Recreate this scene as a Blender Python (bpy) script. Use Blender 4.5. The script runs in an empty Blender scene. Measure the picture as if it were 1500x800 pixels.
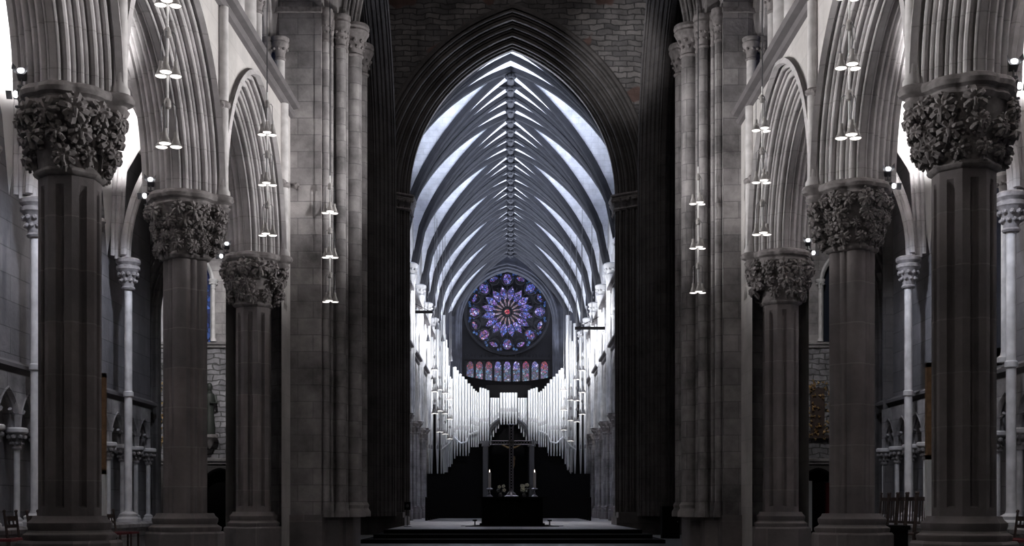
import bpy, math, random
from math import sin, cos, pi, sqrt, radians, atan2, acos, hypot
from mathutils import Vector, Matrix

scene = bpy.context.scene
COL = scene.collection

# ------------------------------------------------------------ camera, world, exposure, lights
EYE = 0.95
F = 1800.0
cam = bpy.data.cameras.new('camera'); camo = bpy.data.objects.new('camera', cam)
COL.objects.link(camo); scene.camera = camo
camo.location = (0, 0, EYE); camo.rotation_euler = (pi/2, 0, 0)
cam.sensor_width = 36.0; cam.lens = 36.0*F/1500.0
cam.shift_x = 2/1500.0; cam.shift_y = 340/1500.0
cam.clip_end = 300

scene.view_settings.view_transform = 'Standard'
scene.view_settings.look = 'None'
scene.view_settings.exposure = 0.0
scene.view_settings.gamma = 1.0
scene.view_settings.use_curve_mapping = False

world = bpy.data.worlds.new('night'); scene.world = world
world.use_nodes = True
world.node_tree.nodes['Background'].inputs[0].default_value = (0.55, 0.55, 0.75, 1)
world.node_tree.nodes['Background'].inputs[1].default_value = 0.005

def spot(name, loc, target, power, angle=70, blend=0.6, color=(1, .97, .95), size=0.12):
    l = bpy.data.lights.new(name, 'SPOT'); l.energy = power; l.spot_size = radians(angle)
    l.spot_blend = blend; l.color = color; l.shadow_soft_size = size
    o = bpy.data.objects.new(name, l); COL.objects.link(o); o.location = loc
    d = Vector(target)-Vector(loc); o.rotation_euler = d.to_track_quat('-Z', 'Y').to_euler()
    return o
def area(name, loc, target, power, sx, sy, color=(1, .97, .95), spread=180):
    l = bpy.data.lights.new(name, 'AREA'); l.shape = 'RECTANGLE'; l.size = sx; l.size_y = sy
    l.energy = power; l.color = color; l.spread = radians(spread)
    o = bpy.data.objects.new(name, l); COL.objects.link(o); o.location = loc
    d = Vector(target)-Vector(loc); o.rotation_euler = d.to_track_quat('-Z', 'Y').to_euler()
    return o

COOL = (.80, .86, 1.0); WHITE = (1, .975, .97); WARM = (1, .93, .86)
# choir wall washers: floodlights on one arcade throw light on the upper wall opposite
for y in (12.5, 17.0, 21.5):
    spot('choir_flood', (3.6, y+3.0, 6.2), (-4.6, y+.8, 9.6), 1750, 78, .75, WHITE, .08)
    spot('choir_flood', (-3.6, y+3.0, 6.2), (4.8, y+.8, 9.6), 1500, 78, .75, WHITE, .08)
spot('choir_low_flood', (0.2, 6, 9.5), (-5.2, 15.5, 3.5), 190, 80, 1, WARM, .5)
spot('choir_low_flood', (0.2, 6, 9.5), (5.2, 15.5, 3.5), 175, 80, 1, WARM, .5)
# crossing piers
spot('pier_flood', (2.5, 17.5, 6.0), (-4.25, 25.2, 8.4), 2100, 29, 1, WHITE, .1)
spot('pier_flood', (-2.5, 17.5, 6.0), (4.55, 25.2, 8.4), 1700, 29, 1, WHITE, .1)
spot('crossing_flood', (-1.5, 29.0, 12.5), (4.0, 39.4, 15.4), 2600, 24, 1, WHITE, .2)
area('crossing_fill', (0, 33, 19), (0, 35.5, 8), 80, 5, 5, (1, .93, .90), 150)  # unseen fill added overhead for the crossing's dim ambient light
# aisles
for y in (12.6, 17.2, 22.0):
    for s in (-1, 1):
        spot('aisle_flood', (s*6.8, y+.2, 6.3), (s*7.15, y+.9, 8.6), 620, 100, .5, WHITE, .12)
        spot('aisle_wall_flood', (s*6.2, y+.6, 6.3), (s*7.7, y+2.2, 4.4), 200, 80, .9, COOL, .12)
# transept
for s in (-1, 1):
    spot('transept_flood', (s*7.5, 30.5, 9.5), (s*10.5, 39.5, 6.2), 2400 if s < 0 else 800, 50, .8, WHITE, .2)
# nave
for k in range(8):
    y = 43.6+k*4.6
    for s in (-1, 1):
        area('nave_uplight', (s*2.2, y, 9.4), (s*.7, y-1.6, 16.5), 235, 1.6, .4, COOL, 110)
for k in range(5):
    y = 50+k*4.6
    for s in (-1, 1):
        area('nave_wall_light', (s*1.8, y, 8.6), (s*4.2, y+2.6, 9.3), 75, 1.2, 1.6, (.93, .95, 1), 95)
        spot('nave_aisle_light', (s*6.0, y, 4.6), (s*6.4, y+2, 7.2), 90, 150, .5, WHITE, .2)
for s in (-1, 1):
    spot('organ_flood', (s*2.0, 55.5, 7.6), (s*2.1, 63.6, 7.0), 2800, 44, .9, (.97, .98, 1), .3)
spot('altar_fill_spot', (.5, 28.5, 10.5), (0, 38, 1.7), 150, 14, .8, WARM, .1)  # soft spot added to brighten the altar candles, without a fixture
area('nave_floor_light', (0, 45, 9), (0, 44, 0), 120, 3, 3, (1, .95, .95), 90)

# ------------------------------------------------------------ materials
def newmat(name):
    m = bpy.data.materials.new(name); m.use_nodes = True
    nt = m.node_tree; nt.nodes.clear()
    return m, nt
def principled(name, color, rough=.7, metal=0.0, emis=None, estr=0, noise=0.0, nscale=6, bump=0.0):
    m, nt = newmat(name); N = nt.nodes; L = nt.links
    out = N.new('ShaderNodeOutputMaterial'); b = N.new('ShaderNodeBsdfPrincipled')
    L.new(b.outputs[0], out.inputs[0])
    b.inputs['Base Color'].default_value = (*color, 1); b.inputs['Roughness'].default_value = rough
    b.inputs['Metallic'].default_value = metal
    if emis: b.inputs['Emission Color'].default_value = (*emis, 1); b.inputs['Emission Strength'].default_value = estr
    if noise > 0:
        t = N.new('ShaderNodeNewGeometry'); n = N.new('ShaderNodeTexNoise'); n.inputs['Scale'].default_value = nscale
        n.inputs['Detail'].default_value = 4
        L.new(t.outputs['Position'], n.inputs['Vector'])
        r = N.new('ShaderNodeMapRange'); r.inputs[1].default_value = .3; r.inputs[2].default_value = .7
        r.inputs[3].default_value = 1-noise; r.inputs[4].default_value = 1+noise
        L.new(n.outputs[0], r.inputs[0])
        v = N.new('ShaderNodeVectorMath'); v.operation = 'SCALE'; v.inputs[0].default_value = color
        L.new(r.outputs[0], v.inputs['Scale']); L.new(v.outputs[0], b.inputs['Base Color'])
        if bump:
            bp = N.new('ShaderNodeBump'); bp.inputs['Strength'].default_value = bump; bp.inputs['Distance'].default_value = .02
            L.new(n.outputs[0], bp.inputs['Height']); L.new(bp.outputs[0], b.inputs['Normal'])
    return m
def masonry(name, c1, c2, mortar, bw=.8, rh=.36, msize=.012, stain=.35, sscale=.8, bump=.5, rough=.85, distort=0.0, reds=None):
    """ashlar in metres: u = along the wall (x or y, whichever the face runs along), v = z"""
    m, nt = newmat(name); N = nt.nodes; L = nt.links
    out = N.new('ShaderNodeOutputMaterial'); b = N.new('ShaderNodeBsdfPrincipled'); L.new(b.outputs[0], out.inputs[0])
    b.inputs['Roughness'].default_value = rough
    g = N.new('ShaderNodeNewGeometry')
    sp = N.new('ShaderNodeSeparateXYZ'); L.new(g.outputs['Position'], sp.inputs[0])
    sn = N.new('ShaderNodeSeparateXYZ'); L.new(g.outputs['Normal'], sn.inputs[0])
    ax = N.new('ShaderNodeMath'); ax.operation = 'ABSOLUTE'; L.new(sn.outputs[0], ax.inputs[0])
    ay = N.new('ShaderNodeMath'); ay.operation = 'ABSOLUTE'; L.new(sn.outputs[1], ay.inputs[0])
    gt = N.new('ShaderNodeMath'); gt.operation = 'GREATER_THAN'; L.new(ax.outputs[0], gt.inputs[0]); L.new(ay.outputs[0], gt.inputs[1])
    mx = N.new('ShaderNodeMix'); mx.data_type = 'FLOAT'; L.new(gt.outputs[0], mx.inputs[0]); L.new(sp.outputs[0], mx.inputs[2]); L.new(sp.outputs[1], mx.inputs[3])
    cb = N.new('ShaderNodeCombineXYZ'); L.new(mx.outputs[0], cb.inputs[0]); L.new(sp.outputs[2], cb.inputs[1])
    vec = cb.outputs[0]
    ns = N.new('ShaderNodeTexNoise'); ns.inputs['Scale'].default_value = sscale; ns.inputs['Detail'].default_value = 6; ns.inputs['Roughness'].default_value = .65
    L.new(g.outputs['Position'], ns.inputs['Vector'])
    if distort:
        nd = N.new('ShaderNodeTexNoise'); nd.inputs['Scale'].default_value = 2.2; nd.inputs['Detail'].default_value = 2; L.new(g.outputs['Position'], nd.inputs['Vector'])
        vm = N.new('ShaderNodeVectorMath'); vm.operation = 'MULTIPLY_ADD'; vm.inputs[1].default_value = (distort,)*3
        L.new(nd.outputs['Color'], vm.inputs[0]); L.new(vec, vm.inputs[2]); vec = vm.outputs[0]
    br = N.new('ShaderNodeTexBrick'); br.inputs['Scale'].default_value = 1
    br.inputs['Brick Width'].default_value = bw; br.inputs['Row Height'].default_value = rh
    br.inputs['Mortar Size'].default_value = msize; br.inputs['Mortar Smooth'].default_value = .3
    br.inputs['Color1'].default_value = (*c1, 1); br.inputs['Color2'].default_value = (*c2, 1); br.inputs['Mortar'].default_value = (*mortar, 1)
    L.new(vec, br.inputs['Vector'])
    mr = N.new('ShaderNodeMapRange'); mr.inputs[1].default_value = .3; mr.inputs[2].default_value = .7
    mr.inputs[3].default_value = 1-stain; mr.inputs[4].default_value = 1+stain*.6
    L.new(ns.outputs[0], mr.inputs[0])
    base = br.outputs[0]
    if reds:
        vo = N.new('ShaderNodeTexNoise'); vo.inputs['Scale'].default_value = 1.3; vo.inputs['Detail'].default_value = 0
        L.new(vec, vo.inputs['Vector'])
        r2 = N.new('ShaderNodeMapRange'); r2.inputs[1].default_value = .70; r2.inputs[2].default_value = .74; L.new(vo.outputs[0], r2.inputs[0])
        mm = N.new('ShaderNodeMix'); mm.data_type = 'RGBA'; L.new(r2.outputs[0], mm.inputs[0]); L.new(base, mm.inputs[6]); mm.inputs[7].default_value = (*reds, 1)
        base = mm.outputs[2]
    sc = N.new('ShaderNodeVectorMath'); sc.operation = 'SCALE'; L.new(base, sc.inputs[0]); L.new(mr.outputs[0], sc.inputs['Scale'])
    L.new(sc.outputs[0], b.inputs['Base Color'])
    fine = N.new('ShaderNodeTexNoise'); fine.inputs['Scale'].default_value = 14; fine.inputs['Detail'].default_value = 3; L.new(g.outputs['Position'], fine.inputs['Vector'])
    ad = N.new('ShaderNodeMath'); ad.operation = 'MULTIPLY_ADD'; L.new(br.outputs['Fac'], ad.inputs[0]); ad.inputs[1].default_value = -1.0; L.new(fine.outputs[0], ad.inputs[2])
    bp = N.new('ShaderNodeBump'); bp.inputs['Strength'].default_value = bump; bp.inputs['Distance'].default_value = .015
    L.new(ad.outputs[0], bp.inputs['Height']); L.new(bp.outputs[0], b.inputs['Normal'])
    return m

M = {}
M['pier'] = masonry('pier_stone', (.255, .225, .225), (.20, .185, .19), (.30, .28, .27), 1.4, .62, .010, .35, 1.1, .35)
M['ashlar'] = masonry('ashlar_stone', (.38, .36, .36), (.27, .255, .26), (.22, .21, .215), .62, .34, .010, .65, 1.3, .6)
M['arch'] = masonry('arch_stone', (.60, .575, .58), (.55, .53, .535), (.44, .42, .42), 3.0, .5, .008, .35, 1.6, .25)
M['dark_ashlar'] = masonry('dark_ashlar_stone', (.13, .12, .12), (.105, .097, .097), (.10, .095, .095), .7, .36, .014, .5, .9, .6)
M['aisle_wall'] = masonry('aisle_wall_stone', (.20, .19, .20), (.155, .15, .16), (.11, .108, .11), .8, .42, .01, .4, .9, .4)
M['spandrel'] = masonry('spandrel_stone', (.60, .575, .56), (.55, .53, .52), (.48, .46, .455), 1.0, .45, .006, .22, 1.2, .2)
M['rubble'] = masonry('rubble_stone', (.24, .225, .225), (.115, .11, .115), (.07, .068, .07), .48, .17, .02, .5, 1.5, .9, .9, .22, (.15, .095, .085))
M['rough'] = masonry('rough_boulder_stone', (.34, .33, .35), (.20, .195, .21), (.10, .10, .10), .42, .17, .02, .5, 3.0, 1.0, .9, .25)
M['carved'] = principled('carved_stone', (.27, .25, .25), .85, noise=.35, nscale=9, bump=.5)
M['shaft'] = principled('pale_shaft_stone', (.62, .60, .60), .7, noise=.2, nscale=5, bump=.2)
M['nave_stone'] = principled('pale_nave_stone', (.60, .595, .60), .8, noise=.25, nscale=2.5, bump=.3)
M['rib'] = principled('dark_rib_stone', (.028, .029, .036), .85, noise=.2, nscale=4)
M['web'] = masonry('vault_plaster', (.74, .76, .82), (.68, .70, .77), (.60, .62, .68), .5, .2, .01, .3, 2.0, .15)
M['aisle_web'] = principled('aisle_vault_plaster', (.80, .78, .77), .9, noise=.06, nscale=3)
M['floor'] = masonry('floor_slabs', (.30, .285, .28), (.25, .24, .24), (.12, .12, .12), .6, .6, .01, .3, 1, .2, .45)
M['black'] = principled('black_wood', (.006, .0055, .006), .9)
for n_ in M['black'].node_tree.nodes:
    if n_.type == 'BSDF_PRINCIPLED': n_.inputs['Specular IOR Level'].default_value = .1
M['dark_wood'] = principled('dark_wood', (.055, .035, .028), .5, noise=.3, nscale=12)
M['oak'] = principled('oak_wood', (.26, .15, .075), .6, noise=.25, nscale=14)
M['redcloth'] = principled('dark_red_cloth', (.12, .012, .016), .8)
M['pipe'] = principled('tin_pipe', (.80, .81, .83), .38, .55)
M['pipe_dark'] = principled('pipe_mouth', (.32, .32, .34), .5, .4)
M['steel'] = principled('dark_steel', (.16, .16, .17), .4, .8)
M['brass'] = principled('pewter', (.42, .40, .39), .45, .25)
M['string'] = principled('string_stone', (.15, .14, .145), .85, noise=.15, nscale=3)
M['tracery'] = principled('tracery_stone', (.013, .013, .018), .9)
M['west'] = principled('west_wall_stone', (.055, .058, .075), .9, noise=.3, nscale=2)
M['silver'] = principled('silver', (.45, .44, .52), .35, .9)
M['gold'] = principled('gold', (.70, .50, .25), .35, .8)
M['wax'] = principled('white_wax', (.75, .72, .74), .5)
M['flower'] = principled('white_petal', (.92, .92, .80), .7)
M['leafdark'] = principled('dark_leaf', (.03, .035, .03), .6)
M['white_paint'] = principled('white_paint', (.8, .8, .8), .6)
M['lamp'] = principled('lamp_glow', (1, 1, 1), .5, emis=(1, .95, .90), estr=2.2)
M['flood'] = principled('floodlight_glow', (1, 1, 1), .5, emis=(.92, .95, 1), estr=3.0)
M['flame'] = principled('candle_flame', (1, 1, 1), .5, emis=(1, .85, .75), estr=2.5)
M['nightglass'] = principled('night_glass', (.015, .018, .03), .25)
M['blueglass'] = principled('blue_glass', (.02, .04, .12), .3, emis=(.05, .12, .45), estr=.55, noise=0)

def glass(name, cols, strength, scale=9, lead=.09):
    m, nt = newmat(name); N = nt.nodes; L = nt.links
    out = N.new('ShaderNodeOutputMaterial'); b = N.new('ShaderNodeBsdfPrincipled'); L.new(b.outputs[0], out.inputs[0])
    b.inputs['Base Color'].default_value = (.01, .01, .015, 1); b.inputs['Roughness'].default_value = .3
    g = N.new('ShaderNodeNewGeometry')
    mp = N.new('ShaderNodeVectorMath'); mp.operation = 'MULTIPLY'; mp.inputs[1].default_value = (1, 0, 1); L.new(g.outputs['Position'], mp.inputs[0])
    v = N.new('ShaderNodeTexVoronoi'); v.inputs['Scale'].default_value = scale; L.new(mp.outputs[0], v.inputs['Vector'])
    e = N.new('ShaderNodeTexVoronoi'); e.feature = 'DISTANCE_TO_EDGE'; e.inputs['Scale'].default_value = scale; L.new(mp.outputs[0], e.inputs['Vector'])
    sx = N.new('ShaderNodeSeparateColor'); L.new(v.outputs['Color'], sx.inputs[0])
    cr = N.new('ShaderNodeValToRGB'); cr.color_ramp.interpolation = 'CONSTANT'
    els = cr.color_ramp.elements
    while len(els) < len(cols): els.new(.5)
    for i, c in enumerate(cols):
        els[i].position = i/len(cols); els[i].color = (*c, 1)
    L.new(sx.outputs[0], cr.inputs[0])
    ld = N.new('ShaderNodeMath'); ld.operation = 'GREATER_THAN'; ld.inputs[1].default_value = lead; L.new(e.outputs[0], ld.inputs[0])
    br = N.new('ShaderNodeMapRange'); br.inputs[3].default_value = .35; br.inputs[4].default_value = 1.3; L.new(sx.outputs[1], br.inputs[0])
    mu = N.new('ShaderNodeMath'); mu.operation = 'MULTIPLY'; L.new(ld.outputs[0], mu.inputs[0]); L.new(br.outputs[0], mu.inputs[1])
    m2 = N.new('ShaderNodeMath'); m2.operation = 'MULTIPLY'; L.new(mu.outputs[0], m2.inputs[0]); m2.inputs[1].default_value = strength
    L.new(cr.outputs[0], b.inputs['Emission Color']); L.new(m2.outputs[0], b.inputs['Emission Strength'])
    return m
M['blueglass'] = glass('blue_glass', [(.04, .10, .40), (.03, .06, .25), (.08, .16, .5), (.02, .03, .12)], .55, 6, .05)
M['g_petal'] = glass('petal_glass', [(.16, .16, .75), (.28, .18, .62), (.10, .16, .62), (.55, .5, .95), (.20, .10, .40), (.12, .2, .7), (.4, .3, .8)], 1.0)
M['g_medal'] = glass('medallion_glass', [(.14, .17, .65), (.32, .14, .52), (.55, .55, .95), (.20, .08, .35), (.10, .2, .7), (.5, .2, .3)], 1.0)
M['g_small'] = glass('small_light_glass', [(.05, .16, .5), (.06, .10, .45), (.12, .3, .7)], .75, 12)
M['g_spoke'] = glass('spoke_glass', [(.6, .42, .5), (.5, .28, .3), (.5, .45, .7)], .7, 14, .05)
M['g_hub'] = glass('hub_glass', [(.8, .05, .08), (.5, .02, .1), (.9, .3, .3)], 1.0, 14, .06)
M['g_lancet'] = glass('lancet_glass', [(.05, .18, .45), (.06, .10, .35), (.30, .06, .22), (.10, .3, .5), (.5, .5, .75), (.12, .05, .25), (.05, .12, .4)], .62, 8)
M['g_redtop'] = glass('red_top_glass', [(.45, .02, .08), (.35, .03, .15), (.55, .05, .1), (.2, .03, .3)], .7, 9)

# ------------------------------------------------------------ mesh builder
def ico_data():
    import bmesh
    bm = bmesh.new(); bmesh.ops.create_icosphere(bm, subdivisions=1, radius=1)
    v = [tuple(x.co) for x in bm.verts]; f = [tuple(y.index for y in x.verts) for x in bm.faces]; bm.free()
    return v, f
ICO = ico_data()

class MB:
    def __init__(s): s.v = []; s.f = []
    def add(s, vs, fs):
        b = len(s.v); s.v += vs; s.f += [tuple(i+b for i in f) for f in fs]; return s
    def box(s, x0, x1, y0, y1, z0, z1):
        if x0 > x1: x0, x1 = x1, x0
        vs = [(x, y, z) for z in (z0, z1) for x, y in ((x0, y0), (x1, y0), (x1, y1), (x0, y1))]
        return s.add(vs, [(3, 2, 1, 0), (4, 5, 6, 7), (0, 1, 5, 4), (1, 2, 6, 5), (2, 3, 7, 6), (3, 0, 4, 7)])
    def cham(s, x0, x1, y0, y1, z0, z1, c=.02):
        pts = [(x0+c, y0), (x1-c, y0), (x1, y0+c), (x1, y1-c), (x1-c, y1), (x0+c, y1), (x0, y1-c), (x0, y0+c)]
        return s.prism(pts, z0, z1)
    def prism(s, pts, z0, z1):
        n = len(pts)
        vs = [(x, y, z0) for x, y in pts]+[(x, y, z1) for x, y in pts]
        fs = [tuple(range(n-1, -1, -1)), tuple(range(n, 2*n))]+[(i, (i+1) % n, n+(i+1) % n, n+i) for i in range(n)]
        return s.add(vs, fs)
    def tube(s, path, r, n=8, cap=True):
        path = [Vector(p) for p in path]; m = len(path)
        rs = r if isinstance(r, (list, tuple)) else [r]*m
        vs = []; fs = []
        up = None
        for i, p in enumerate(path):
            d = (path[min(i+1, m-1)]-path[max(i-1, 0)])
            if d.length < 1e-9: d = Vector((0, 0, 1))
            d.normalize()
            if up is None:
                up = Vector((1, 0, 0)) if abs(d.x) < .9 else Vector((0, 1, 0))
            a = (up-d*up.dot(d)).normalized(); b = d.cross(a); up = a
            for k in range(n):
                t = 2*pi*k/n; q = p+(a*cos(t)+b*sin(t))*rs[i]; vs.append(tuple(q))
        for i in range(m-1):
            for k in range(n):
                fs.append((i*n+k, i*n+(k+1) % n, (i+1)*n+(k+1) % n, (i+1)*n+k))
        if cap: fs += [tuple(range(n-1, -1, -1)), tuple(range((m-1)*n, m*n))]
        return s.add(vs, fs)
    def lathe(s, prof, c=(0, 0, 0), n=16, cap=True):
        vs = []; fs = []; m = len(prof)
        for r, z in prof:
            for k in range(n):
                t = 2*pi*k/n; vs.append((c[0]+r*cos(t), c[1]+r*sin(t), c[2]+z))
        for i in range(m-1):
            for k in range(n): fs.append((i*n+k, i*n+(k+1) % n, (i+1)*n+(k+1) % n, (i+1)*n+k))
        if cap: fs += [tuple(range(n-1, -1, -1)), tuple(range((m-1)*n, m*n))]
        return s.add(vs, fs)
    def rings(s, rfun, prof, c=(0, 0, 0), n=64, cap=True):
        """rfun(theta)-> radius; prof = list of (scale, offset, z)"""
        vs = []; fs = []; m = len(prof)
        base = [rfun(2*pi*k/n) for k in range(n)]
        for sc, of, z in prof:
            for k in range(n):
                t = 2*pi*k/n; r = base[k]*sc+of; vs.append((c[0]+r*cos(t), c[1]+r*sin(t), c[2]+z))
        for i in range(m-1):
            for k in range(n): fs.append((i*n+k, i*n+(k+1) % n, (i+1)*n+(k+1) % n, (i+1)*n+k))
        if cap: fs += [tuple(range(n-1, -1, -1)), tuple(range((m-1)*n, m*n))]
        return s.add(vs, fs)
    def ball(s, c, r, sq=(1, 1, 1)):
        vs = [(c[0]+x*r*sq[0], c[1]+y*r*sq[1], c[2]+z*r*sq[2]) for x, y, z in ICO[0]]
        return s.add(vs, ICO[1])
    def grid(s, P, flip=False):
        """P[i][j] points"""
        m = len(P); n = len(P[0]); vs = [tuple(p) for row in P for p in row]; fs = []
        for i in range(m-1):
            for j in range(n-1):
                q = (i*n+j, i*n+j+1, (i+1)*n+j+1, (i+1)*n+j); fs.append(q[::-1] if flip else q)
        return s.add(vs, fs)
    def build(s, name, mat, parent=None, smooth=True, angle=38):
        me = bpy.data.meshes.new(name); me.from_pydata(s.v, [], s.f); me.validate(); me.update()
        me.materials.append(M[mat] if isinstance(mat, str) else mat)
        if smooth:
            me.polygons.foreach_set('use_smooth', [True]*len(me.polygons))
            me.set_sharp_from_angle(angle=radians(angle))
        o = bpy.data.objects.new(name, me); COL.objects.link(o)
        if parent: o.parent = parent
        return o

def thing(name, label, cat, loc=(0, 0, 0), group=None, rz=0):
    o = bpy.data.objects.new(name, None); COL.objects.link(o); o.location = loc; o.rotation_euler.z = rz
    o.empty_display_size = .1
    tag(o, label, cat, group); return o
def tag(o, label, cat, group=None):
    o['label'] = label; o['category'] = cat
    if group: o['group'] = group
    return o
def struct(o): o['kind'] = 'structure'; return o
def dup(root, loc, label, group=None, rz=None):
    r = root.copy(); COL.objects.link(r); r.location = loc
    if rz is not None: r.rotation_euler.z = rz
    r['label'] = label
    if group: r['group'] = group
    for ch in list(root.children):
        c = ch.copy(); COL.objects.link(c); c.parent = r
        for g in ch.children:
            d = g.copy(); COL.objects.link(d); d.parent = c
    return r
ORD = ['first', 'second', 'third', 'fourth', 'fifth', 'sixth', 'seventh', 'eighth', 'ninth', 'tenth', 'eleventh', 'twelfth']

# ---- pointed arch helpers: concentric offsets meet exactly on the axis
def arch_pts(a, h, o, n):
    """points (u,z) from left springing to right springing at offset o; n steps per side"""
    R = (a*a+h*h)/(2*a); cx = R-a; r = R+o
    th = acos(max(-1, min(1, -cx/r)))        # angle at apex measured at centre cx (left arc)
    pts = []
    for i in range(n+1):
        t = pi+(th-pi)*i/n
        pts.append((cx+r*cos(t), r*sin(t)))
    pts[-1] = (0.0, pts[-1][1])
    return pts+[(-u, z) for u, z in pts[-2::-1]]
def arch_top(a, h, o):
    R = (a*a+h*h)/(2*a); return sqrt((R+o)**2-(R-a)**2)
def sweep_arch(mb, a, h, prof, mapf, n=16, z0=0, leg=None):
    """prof: list of (o,w); mapf(u,w,z)->xyz; leg: depth of vertical legs below springing"""
    rows = []
    for o, w in prof:
        p = arch_pts(a, h, o, n)
        if leg: p = [(p[0][0], -leg)]+p+[(p[-1][0], -leg)]
        rows.append([mapf(u, w, z0+z) for u, z in p])
    mb.grid(rows); return mb
def rolls(o0, w0, o1, w1, n, depth, seg=5, fill=.72):
    """moulding: n roll mouldings separated by grooves, from (o0,w0) to (o1,w1), bulging to the soffit side"""
    dx, dy = o1-o0, w1-w0; L = hypot(dx, dy); tx, ty = dx/L, dy/L
    nx, ny = -abs(ty)*1.0, (tx if ty > 0 else -tx)
    # normal towards opening (negative o) and away from wall centre
    nx, ny = (-ty, tx) if (-ty) < 0 else (ty, -tx)
    pts = []
    wd = [(1.0, .6, 1.25, .55)[i % 4] for i in range(n)]; tot = sum(wd); acc = 0
    for i in range(n):
        big = 1.15 if wd[i] >= 1 else .75
        s0 = acc/tot*L; acc += wd[i]; s1 = acc/tot*L; c = (s0+s1)/2; r = (s1-s0)*.5*fill
        pts.append((o0+tx*s0-nx*depth, w0+ty*s0-ny*depth))
        for k in range(seg):
            t = pi*k/(seg-1); ss = c-r*cos(t); hh = r*sin(t)*big
            pts.append((o0+tx*ss+nx*hh, w0+ty*ss+ny*hh))
        pts.append((o0+tx*s1-nx*depth, w0+ty*s1-ny*depth))
    return pts
def union_r(circles):
    def f(t):
        best = .02; dx, dy = cos(t), sin(t)
        for cx, cy, r in circles:
            b = cx*dx+cy*dy; d = b*b-(cx*cx+cy*cy-r*r)
            if d >= 0: best = max(best, b+sqrt(d))
        return best
    return f

# ------------------------------------------------------------ structure: floors, walls
def box_struct(name, mat, *b, **k):
    mb = MB(); mb.box(*b); return struct(mb.build(name, mat, smooth=False))
box_struct('floor', 'floor', -17, 17, -2, 78.5, -.3, 0)

XL = lambda y: -5.27+(y-14.7)*.022
XR = lambda y: 5.25+.06*max(0, (18.9-y)/4.5)
PL = [14.7, 19.5, 24.2]; PR = [14.4, 18.9, 23.9]
CAPZ = 5.85
def wmap(side, y, w, z):        # w>0 towards the choir
    return ((XL(y)+w) if side < 0 else (XR(y)-w), y, z)

full_prof = []
_half = [(.52, .64), (.44, .66), (.42, .58), (.46, .55)]+[(o, w) for o, w in rolls(.44, .53, 0, .04, 8, .15, 6, .77)][0:]
_half = _half+[(0.0, .04)]
full_prof = _half+[(o, -w) for o, w in reversed(_half)]

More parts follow.
